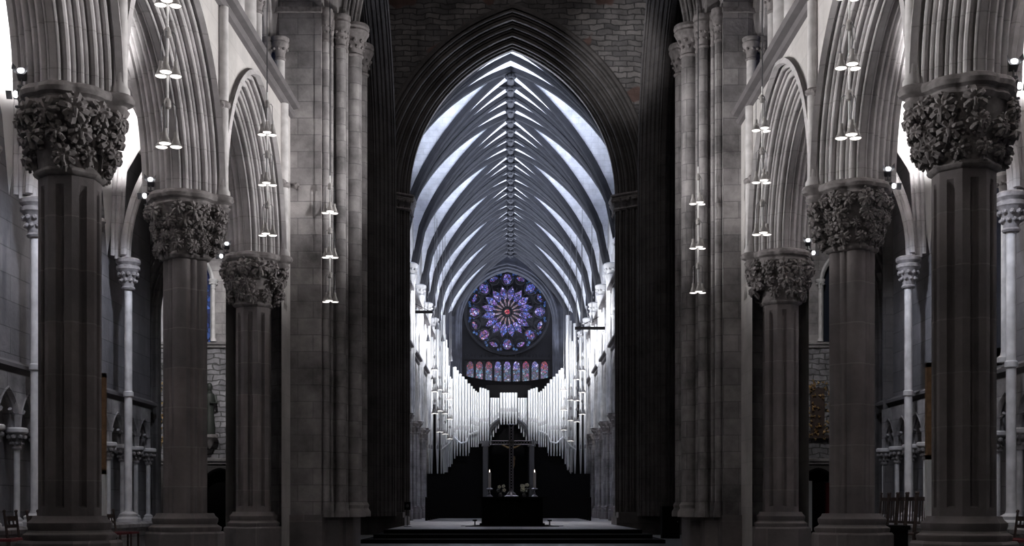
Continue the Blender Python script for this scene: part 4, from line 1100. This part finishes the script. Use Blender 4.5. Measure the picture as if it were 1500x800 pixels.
# lancets under the rose
m = MB(); zl0 = PX(0, 568, YW)[1]; zl1 = PX(0, 527, YW)[1]
x0 = PX(682, 0, YW)[0]; x1 = PX(804, 0, YW)[0]; nl = 9; wl = (x1-x0)/nl
for k in range(nl+1): m.box(x0+wl*k-.07, x0+wl*k+.07, YW-.14, YW, zl0-.1, zl1-.1)
m.box(x0-.1, x1+.1, YW-.2, YW, zl1-.02, zl1+.14); m.box(x0-.1, x1+.1, YW-.2, YW, zl0-.3, zl0-.02)
for k in range(nl):
    sweep_arch(m, wl/2-.07, .3, [(.08, -.12), (.0, -.08), (0, 0)], lambda u, w, z: (x0+wl*(k+.5)+u, YW+w, z), 6, zl1-.4)
gal = struct(m.build('window_10', 'tracery'))
for k in range(nl):
    cx = x0+wl*(k+.5); hw = wl/2-.075; mb = MB()
    mb.add([(cx-hw, YW-.03, zl0), (cx+hw, YW-.03, zl0), (cx+hw, YW-.03, zl1-.42), (cx-hw, YW-.03, zl1-.42)], [(0, 1, 2, 3)])
    mb.build('lancet_glass', 'g_lancet', gal, smooth=False)
    mb = MB(); lens(mb, cx, zl1-.38, 0, .27, hw*.95, 14, YW-.035); mb.build('top_glass', 'g_redtop' if k in (0, 1, 2, 6, 8) else 'g_petal', gal, smooth=False)
# crest of small finials over the lancets
m = MB()
for k in range(26): m.lathe([(.05, 0), (.02, .1), (.04, .14), (.0, .22)], (x0+(x1-x0)*k/25, YW-.12, zl1+.14), 6)
tag(m.build('gallery_cresting', 'tracery'), 'row of tiny dark finials between the rose and the lancet windows', 'cresting')
# curved gallery front
m = MB(); rows = []
for z in (9.0, 7.7, 7.6):
    rows.append([(sin(t)*3.1, 77.4-cos(t)*1.8*(1 if z > 7.65 else .85), z-.55*(cos(t))**2*(1)+.1) for t in [(-pi/2+pi*k/20) for k in range(21)]])
m.grid(rows); m.grid([rows[0], [(p[0], 77.5, p[2]) for p in rows[0]]])
tag(m.build('organ_gallery', 'black'), 'dark curved gallery front above the organ pipes', 'gallery')

# ------------------------------------------------------------ organ
YO = 64.0
org = thing('pipe_organ', 'large pipe organ of bright tin pipes filling the end of the nave', 'organ', (0, YO, .3))
def organ_pipe(px, ptop, pbot, wpx, dy=0, mouth=None):
    Y = YO+dy; x, z1 = PX(px, ptop, Y); _, z0 = PX(px, pbot, Y); r = wpx*Y/F/2
    z1 -= .3; z0 -= .3; foot = min(1.3, (z1-z0)*.36)
    m = MB(); m.lathe([(.03, z0), (r*.95, z0+foot), (r, z0+foot+.02), (r, z1), (r*.9, z1)], (x, dy, 0), 10)
    p = m.build('pipe', 'pipe', org)
    m = MB(); zf = z0+foot
    m.add([(x-r*.6, dy-r-.012, zf+.06), (x+r*.6, dy-r-.012, zf+.06), (x+r*.6, dy-r-.012, zf+.2), (x, dy-r-.012, zf+.3), (x-r*.6, dy-r-.012, zf+.2)], [(0, 1, 2, 3, 4)])
    m.build('pipe_mouth', 'pipe_dark', p, smooth=False)
for s in (-1, 1):
    c = 745
    # offsets from centre, top, bottom, width, depth shift
    L = []
    for k in range(3): L.append((2+k*4.4, 575.5, 622, 4.2, -.6))
    for k in range(4): L.append((15+k*3.6, 583, 628+k*6, 3.4, .1))
    for k, tp in enumerate((572, 570, 569, 568)): L.append((30+k*3.7, tp, 646+k*1.5, 3.6, -.5))
    for k, tp in enumerate((575, 573, 570, 566)): L.append((44.5+k*3.2, tp, 655, 3.0, 0))
    for k, tp in enumerate((562, 556, 552, 548, 543)): L.append((58+k*4.3, tp, 668, 4.2, -.1))
    L.append((79, 538 if s < 0 else 540, 672, 5.4, -.1))
    for k, tp in enumerate((555, 552, 536)): L.append((83.0+k*2.4, tp, 684, 2.4, -.2))
    for k, tp in enumerate((510, 498, 490)): L.append((89.5-k*-1.8, tp+(10 if s > 0 else 0), 692, 2.8, .3))
    L.append((95 if s < 0 else 86.5, 462, 696, 5.6, -.3)); L.append((98.5 if s < 0 else 91, 470, 696, 3.0, 0))
    L.append((104 if s < 0 else 97, 474, 696, 5.0, .1)); L.append((112.5 if s < 0 else 105.5, 494, 696, 4.4, .2)); L.append((116 if s < 0 else 112, 486, 695, 4.6, .3))
    for off, tp, bt, w, dy in L: organ_pipe(c+s*off, tp, bt, w, dy)
# case
m = MB(); top = [(-119, 690), (-88, 690), (-84, 680), (-60, 672), (-58, 662), (-46, 658), (-44, 648), (-28, 646)]
cx = (745-748)/F*YO
def casepts(sg):
    pts = [(cx+sg*-o/F*YO, EYE-.3+(740-py)/F*YO) for o, py in top]
    return pts
for sg in (1, -1):
    P = casepts(sg); P = [(p[0], p[1]-.15) for p in P]
    m = MB()
    for i in range(len(P)-1):
        xa1, z1 = P[i]; xb1, z2 = P[i+1]
        m.box(min(xa1, xb1), max(xa1, xb1)+.001, -.35, 1.2, 0, (z1+z2)/2)
    m.build('case', 'black', org, smooth=False)
m = MB(); m.box(cx-1.2, cx+1.2, 1.0, 1.2, 0, 7); m.box(cx-4.1, cx+4.1, 1.25, 1.4, 0, 6.0); m.build('back_panel', 'black', org, smooth=False)
m = MB(); sweep_arch(m, 1.0, 1.1, [(.22, -.2), (.14, -.26), (0, -.2), (0, .6)], lambda u, w, z: (cx+u, w, z), 10, EYE-.3+(740-646)/F*YO)
m.build('portal_arch', 'steel', org)
for s in (-1, 1):
    m = MB(); xx = cx+s*33.5/F*YO; m.cham(xx-.14, xx+.14, -.75, -.45, 0, EYE-.3+(740-655)/F*YO, .03); m.cham(xx-.2, xx+.2, -.8, -.4, EYE-.3+(740-655)/F*YO, EYE-.3+(740-651)/F*YO, .03); m.build('portal_post', 'steel', org)
m = MB(); m.box(cx-1.5, cx+1.5, -.8, -.4, EYE-.3+(740-651)/F*YO, EYE-.3+(740-647)/F*YO); m.build('portal_lintel', 'steel', org, smooth=False)
# braces joining the pipe feet
for s in (-1, 1):
    m = MB(); br = [(44, 632), (50, 634), (57, 638), (61, 648), (70, 650), (80, 640), (86, 650), (92, 655), (98, 660)]
    m.tube([((745+s*o-748)/F*YO, -.42, EYE-.3+(740-y)/F*YO) for o, y in br], .05, 6)
    m.build('pipe_rail', 'pipe', org)

# pews / benches in the nave (dark)
pew0 = None
for k in range(7):
    y = 51+k*1.7; lab = 'long black wooden pew across the nave, %s row behind the altar' % ORD[k]
    if pew0 is None:
        t = thing('pew', lab, 'pew', (-.1, y, .3), 'dark nave pews')
        m = MB(); m.cham(-3.3, 3.3, -.02, .38, .40, .44, .01); m.build('seat', 'black', t, smooth=False)
        m = MB(); m.cham(-3.4, 3.4, -.06, -.02, .1, .95, .01); m.build('backrest', 'black', t, smooth=False)
        for sx in (-1, 1):
            m = MB(); m.prism([(sx*3.4-.04, -.1), (sx*3.4+.04, -.1), (sx*3.4+.04, .42), (sx*3.4-.04, .42)], 0, .98); m.build('end_panel', 'black', t, smooth=False)
        pew0 = t
    else: dup(pew0, (-.1, y, .3), lab)

# nave chandeliers (same design, far away)
for s, lst in ((-1, ((637, 606, 55), (644, 633, 57), (652, 636, 59), (659, 643, 61))), (1, ((853, 607, 55), (845, 618, 57), (836, 646, 59), (826, 630, 61)))):
    for i, (px, py, Y) in enumerate(lst):
        x, z = PX(px, py, Y); tz = 15.2-z
        c = dup(ch0, (x, Y, z), 'tiny tiered chandelier hanging in the nave on the %s, %s from the crossing' % ('left' if s < 0 else 'right', ORD[i]), 'tiered chandeliers far down the nave')
        c.scale = (1.0, 1.0, 1.1)
# thin cables of further lamps high in the nave
for i, (px, Y, side) in enumerate(((627, 58, 'left'), (640, 54, 'left'), (648.5, 58, 'left'), (661, 66, 'left'), (852, 56, 'right'), (867, 52, 'right'), (844, 60, 'right'), (833, 66, 'right'))):
    x, _ = PX(px, 0, Y); zz = ZS+(RZ-ZS)*g1(1-abs(x)/NW)
    m = MB(); m.tube([(x, Y, zz), (x, Y, 9.0)], .014, 6)
    m.lathe([(.02, 9.0), (.05, 8.9), (.09, 8.72), (.09, 8.68)], (x, Y, 0), 10)
    tag(m.build('hanging_cable', 'steel'), 'thin dark lamp cable hanging from the nave vault on the %s, at pixel column order %s' % (side, ORD[i % 4]) if False else 'thin dark lamp cable hanging from the nave vault, %s of the %s group' % (ORD[i % 4], side), 'cable', 'lamp cables from the nave vault')

# ------------------------------------------------------------ altar
YA = 38.0
alt = thing('altar', 'broad dark altar table on the platform in front of the nave arch', 'altar', (.05, YA, .32))
m = MB(); m.cham(-1.08, 1.08, -.45, .45, .83, .88, .015); m.build('table_top', 'black', alt)
m = MB(); m.cham(-.94, .94, -.36, .36, .06, .83, .02)
m.build('body', 'black', alt)
m = MB(); m.cham(-1.0, 1.0, -.42, .42, 0, .07, .02); m.build('foot', 'black', alt)
m = MB()
for k in range(5): m.box(-.86+k*.36, -.56+k*.36, -.375, -.36, .16, .74)
m.build('front_panels', 'black', alt, smooth=False)
for s in (-1, 1):
    t = thing('altar_kneeler', 'small black kneeler with metal foot at the %s end of the altar' % ('left' if s < 0 else 'right'), 'kneeler', (.05+s*1.13, 37.2, .306))
    m = MB(); m.cham(-.06, .06, -.3, .3, .16, .2, .01); m.build('pad', 'black', t)
    m = MB(); m.tube([(0, -.25, 0), (0, -.25, .17)], .015, 8); m.tube([(0, .25, 0), (0, .25, .17)], .015, 8); m.tube([(-s*.0, -.25, .02), (s*.4, -.45, .02)], .012, 6); m.build('frame', 'silver', t)
ZT = 1.2
for x, nm in ((-.65, 'left'), (.74, 'right')):
    t = thing('candlestick', 'silver candlestick on the %s end of the altar' % nm, 'candlestick', (x, YA, ZT), 'altar candlesticks')
    m = MB(); m.lathe([(.10, 0), (.10, .02), (.06, .05), (.025, .09), (.04, .13), (.02, .16), (.02, .20), (.03, .22), (.10, .245), (.10, .26), (.05, .28), (.035, .30)], n=18); m.build('stem', 'silver', t)
    c = thing('candle', 'tall white burning candle in the %s altar candlestick' % nm, 'candle', (x, YA, ZT+.29), 'altar candles')
    m = MB(); m.lathe([(.045, 0), (.045, .45), (.04, .47)], n=16); m.build('wax', 'wax', c)
    m = MB(); m.lathe([(.006, .47), (.018, .49), (.014, .52), (.002, .56)], n=10); m.build('flame', 'flame', c)
for x, nm, mt in ((-.32, 'dark', 'leafdark'), (.42, 'white', 'flower')):
    t = thing('flower_vase', 'small vase of %s flowers on the altar beside the crucifix' % nm, 'flowers', (x, YA, ZT))
    m = MB(); m.lathe([(.05, 0), (.06, .04), (.05, .1), (.03, .13), (.05, .15)], n=14); m.build('vase', 'steel', t)
    r = random.Random(2 if nm == 'dark' else 5)
    m = MB(); fl = MB()
    for k in range(9):
        an = r.random()*6.28; rad = r.uniform(.03, .13); h = r.uniform(.2, .38)
        p = (rad*cos(an), rad*sin(an), h); m.tube([(0, 0, .12), p], .006, 5); m.ball((p[0]*1.1, p[1]*1.1, h*.7), .035, (1.4, 1, .5))
        if nm == 'white' or k < 3:
            for q in range(5): fl.ball((p[0]+.035*cos(q*1.26), p[1]-.02, p[2]+.035*sin(q*1.26)), .028, (1, .5, 1))
    m.build('leaves', 'leafdark', t); fl.build('blossoms', 'flower', t)
# crucifix, turned to the nave: we see its back
t = thing('altar_crucifix', 'tall silver filigree crucifix standing on the altar, seen from behind', 'crucifix', (.02, YA, ZT))
m = MB(); m.lathe([(.22, 0), (.22, .03), (.16, .05), (.12, .12), (.06, .17), (.05, .22)], n=20); m.build('foot', 'silver', t)
def lattice(m, p0, p1, w, n):
    p0 = Vector(p0); p1 = Vector(p1); d = (p1-p0).normalized(); s = d.cross(Vector((0, 1, 0))).normalized()
    for sg in (-1, 1): m.tube([tuple(p0+s*w*sg), tuple(p1+s*w*sg)], .014, 6)
    for k in range(n):
        a = p0+(p1-p0)*(k/n); b = p0+(p1-p0)*((k+1)/n)
        m.tube([tuple(a-s*w), tuple(b+s*w)], .008, 5); m.tube([tuple(a+s*w), tuple(b-s*w)], .008, 5)
        c = (a+b)/2; m.ball((c.x, c.y-.01, c.z), .022)
m = MB(); lattice(m, (0, 0, .2), (0, 0, 2.18), .055, 22); 
m.tube([(-.055, 0, 2.18), (-.10, 0, 2.25), (.10, 0, 2.25), (.055, 0, 2.18)], .014, 6)
m.build('upright', 'silver', t)
m = MB(); lattice(m, (-.62, 0, 1.68), (.62, 0, 1.68), .055, 14)
for s in (-1, 1): m.tube([(s*.62, 0, 1.74), (s*.70, 0, 1.78), (s*.70, 0, 1.58), (s*.62, 0, 1.62)], .014, 6)
m.build('crossbar', 'silver', t)
m = MB(); m.box(-.05, .05, .012, .03, .2, 2.2); m.box(-.62, .62, .012, .03, 1.63, 1.73); m.build('backing', 'black', t, smooth=False)
m = MB(); m.prism([(-.09, -.03), (.09, -.03), (.09, .03), (-.09, .03)], 1.6, 1.76); m.ball((0, -.03, 1.68), .05); m.build('centre_plate', 'steel', t)
# corpus: continuous skinned figure on the far side
def skin_figure(name, joints, edges, mat, parent, sub=2):
    me = bpy.data.meshes.new(name); me.from_pydata([j[0] for j in joints], edges, []); me.update()
    o = bpy.data.objects.new(name, me); COL.objects.link(o); o.parent = parent
    md = o.modifiers.new('skin', 'SKIN'); md.use_smooth_shade = True
    for i, j in enumerate(joints):
        r = j[1]; me.skin_vertices[0].data[i].radius = (r, r*(j[2] if len(j) > 2 else 1)); me.skin_vertices[0].data[i].use_root = (i == 0)
    s = o.modifiers.new('sub', 'SUBSURF'); s.levels = sub; s.render_levels = sub
    me.materials.append(M[mat]); return o
def ensure_skin(me):
    if not me.skin_vertices:
        bpy.context.view_layer.update()
J = [((.04, .09, 1.22), .055, .8), ((.03, .09, 1.32), .045, .8), ((.0, .09, 1.44), .062, .7), ((0, .09, 1.52), .05, .7), ((0, .09, 1.56), .02), ((.01, .11, 1.62), .036, 1.1), ((.01, .11, 1.67), .03),
     ((-.09, .08, 1.53), .027), ((-.20, .07, 1.58), .019), ((-.31, .06, 1.63), .013), ((-.35, .06, 1.645), .012),
     ((.09, .08, 1.53), .027), ((.20, .07, 1.58), .019), ((.31, .06, 1.63), .013), ((.35, .06, 1.645), .012),
     ((0.0, .10, 1.19), .036), ((.01, .14, 1.02), .028), ((.0, .08, .86), .017), ((.0, .11, .81), .014),
     ((.075, .10, 1.19), .036), ((.085, .14, 1.02), .028), ((.05, .08, .86), .017), ((.05, .11, .81), .014)]
E = [(0, 1), (1, 2), (2, 3), (3, 4), (4, 5), (5, 6), (3, 7), (7, 8), (8, 9), (9, 10), (3, 11), (11, 12), (12, 13), (13, 14), (0, 15), (15, 16), (16, 17), (17, 18), (0, 19), (19, 20), (20, 21), (21, 22)]
me = bpy.data.meshes.new('figure'); me.from_pydata([j[0] for j in J], E, []); me.update()
fo = bpy.data.objects.new('crucified_figure', me); COL.objects.link(fo); fo.parent = t
md = fo.modifiers.new('skin', 'SKIN'); md.use_smooth_shade = True
if len(me.skin_vertices) == 0:
    import bmesh
    bm = bmesh.new(); bm.from_mesh(me); bm.verts.layers.skin.verify(); bm.to_mesh(me); bm.free()
for i, j in enumerate(J):
    sv = me.skin_vertices[0].data[i]; sv.radius = (j[1], j[1]*(j[2] if len(j) > 2 else 1)); sv.use_root = (i == 0)
sb = fo.modifiers.new('sub', 'SUBSURF'); sb.levels = 1; sb.render_levels = 2
me.materials.append(M['gold'])
m = MB(); m.lathe([(.075, 1.14), (.085, 1.2), (.07, 1.27)], (.04, .10, 0), 14); m.build('loincloth', 'gold', t)

# ------------------------------------------------------------ small things on the floor
t = thing('floor_speaker', 'small black speaker on a thin pole at the left foot of the nave arch', 'speaker', ((597-748)/F*36.5, 36.5, .306))
m = MB(); m.tube([(0, 0, 0), (0, 0, .56)], .014, 8); m.lathe([(.12, 0), (.12, .015), (.03, .03)], n=14); m.build('pole', 'steel', t)
m = MB(); m.cham(-.09, .09, -.08, .08, .5, .74, .015); m.build('speaker_box', 'black', t)
m = MB(); m.lathe([(.05, 0), (.03, .008)], n=14); m.v = [(a, -.082-c, .62+b) for a, b, c in m.v]; m.build('cone', 'steel', t)
t = thing('black_cabinet', 'low black cabinet beside the right crossing pier', 'cabinet', (4.35, 33.5, 0))
m = MB(); m.cham(-.24, .24, -.2, .2, .04, .92, .02); m.build('body', 'black', t); m = MB(); m.cham(-.22, .22, -.225, -.2, .08, .88, .005); m.build('door', 'black', t); m = MB(); m.ball((.17, -.24, .5), .02); m.build('knob', 'steel', t)

def make_chair(h, label, loc, rz, group, seat='dark_wood'):
    t = thing('aisle_chair', label, 'chair', loc, group, rz)
    w = .21
    for sx in (-1, 1):
        m = MB(); m.tube([(sx*w, .2, 0), (sx*w, .2, .45), (sx*w, .25, h)], .019, 8); m.ball((sx*w, .25, h+.02), .028); m.build('back_post', 'dark_wood', t)
        m = MB(); m.tube([(sx*w, -.2, 0), (sx*w, -.2, .44)], .018, 8); m.build('leg', 'dark_wood', t)
    m = MB(); m.cham(-w-.01, w+.01, -.22, .21, .44, .475, .02); m.build('seat', seat, t)
    m = MB(); m.cham(-w, w, .225, .255, h-.12, h-.05, .006); m.build('top_rail', 'dark_wood', t)
    m = MB(); m.cham(-w, w, .215, .235, .62, .67, .006); m.build('lower_rail', 'dark_wood', t)
    for k in range(2):
        m = MB(); x = -.07+.14*k; m.tube([(x, .225, .66), (x, .24, h-.1)], .013, 6); m.build('back_slat', 'dark_wood', t)
    m = MB(); m.tube([(-w, -.2, .2), (w, -.2, .2)], .012, 6); m.tube([(-w, -.2, .16), (-w, .2, .16)], .012, 6); m.tube([(w, -.2, .16), (w, .2, .16)], .012, 6); m.build('stretcher', 'dark_wood', t)
    return t
c0 = make_chair(1.14, 'dark wooden slat-back chair in the right aisle, nearest of the file of five', (6.75, 20.9, 0), -pi/2, 'slat-back chairs in the right aisle')
for k in range(1, 5):
    dup(c0, (6.75, 20.9+.52*k, 0), 'dark wooden slat-back chair in the right aisle, %s of the file of five' % ['', 'second', 'third', 'fourth', 'farthest'][k])
dup(c0, (6.72, 19.55, 0), 'dark chair standing alone before the white panel stand in the right aisle', rz=-pi/2+.2).scale = (1, 1, 1.1)
cl = make_chair(.84, 'low dark chair with red seat at the left picture edge', (-7.15, 17.25, 0), pi/2, 'low chairs in the left aisle', 'redcloth')
for i, (x, y) in enumerate(((-7.0, 17.8), (-6.95, 18.5), (-6.95, 20.7), (-6.9, 21.3), (-6.9, 21.9))):
    dup(cl, (x, y, 0), 'low dark chair in the left aisle, %s from the left picture edge' % ORD[i+1])
for i, (x, y) in enumerate(((7.1, 16.9), (7.1, 17.6))):
    dup(cl, (x, y, 0), 'low dark chair at the right picture edge, %s one' % ('nearer', 'farther')[i], 'low chairs in the right aisle', -pi/2)
t = thing('low_bench', 'low black bench at the foot of the middle right pier', 'bench', (6.2, 20.2, 0))
m = MB(); m.cham(-.25, .25, -.4, .4, .55, .62, .02); m.build('seat', 'black', t); m = MB(); m.cham(-.22, .22, -.38, .38, 0, .55, .02); m.build('box', 'black', t)
t = thing('notice_post', 'narrow pale notice panel standing between the right piers', 'panel', (8.6, 35.6, 0))
m = MB(); m.cham(-.13, .13, -.02, .02, .2, 1.65, .005); m.build('panel', 'white_paint', t); m = MB(); m.cham(-.2, .2, -.15, .15, 0, .04, .01); m.tube([(0, .03, 0), (0, .03, 1.5)], .02, 8); m.build('stand', 'black', t)
t = thing('red_banner', 'dark red cloth stand in the right transept doorway', 'banner', (9.25, 35.7, 0))
m = MB(); m.grid([[(-.12+.04*k, .02*sin(k*1.5), z) for k in range(7)] for z in (.35, 1.0, 1.6)]); m.build('cloth', 'redcloth', t); m = MB(); m.tube([(0, .04, 0), (0, .04, 1.65)], .015, 8); m.tube([(-.14, .04, 1.62), (.14, .04, 1.62)], .01, 6); m.lathe([(.15, 0), (.15, .02), (.03, .04)], (0, .04, 0), 14); m.build('pole', 'steel', t)

# framed panels on white stands in the aisles
for s, x0, x1, Y, z0, z1, nm in ((-1, -6.75, -5.93, 18.0, 1.40, 2.88, 'left'), (1, 5.78, 6.6, 17.1, 1.58, 2.93, 'right')):
    t = thing('framed_panel', 'upright oak-framed panel seen at its edge beside the nearest %s pier' % nm, 'panel', ((x0+x1)/2, Y, 0))
    hw = (x1-x0)/2
    m = MB(); fw = .065
    m.box(-hw, -hw+fw, -.04, .04, z0, z1); m.box(hw-fw, hw, -.04, .04, z0, z1); m.box(-hw, hw, -.04, .04, z0, z0+fw); m.box(-hw, hw, -.04, .04, z1-fw, z1); m.build('frame', 'oak', t, smooth=False)
    m = MB(); m.box(-hw+fw, hw-fw, -.01, .03, z0+fw, z1-fw); m.build('board', 'dark_wood', t, smooth=False)
    m = MB(); m.box(-hw, hw, -.05, .05, .12, z0); m.box(-hw-.05, hw+.05, -.2, .2, 0, .12); m.build('stand', 'white_paint', t, smooth=False)
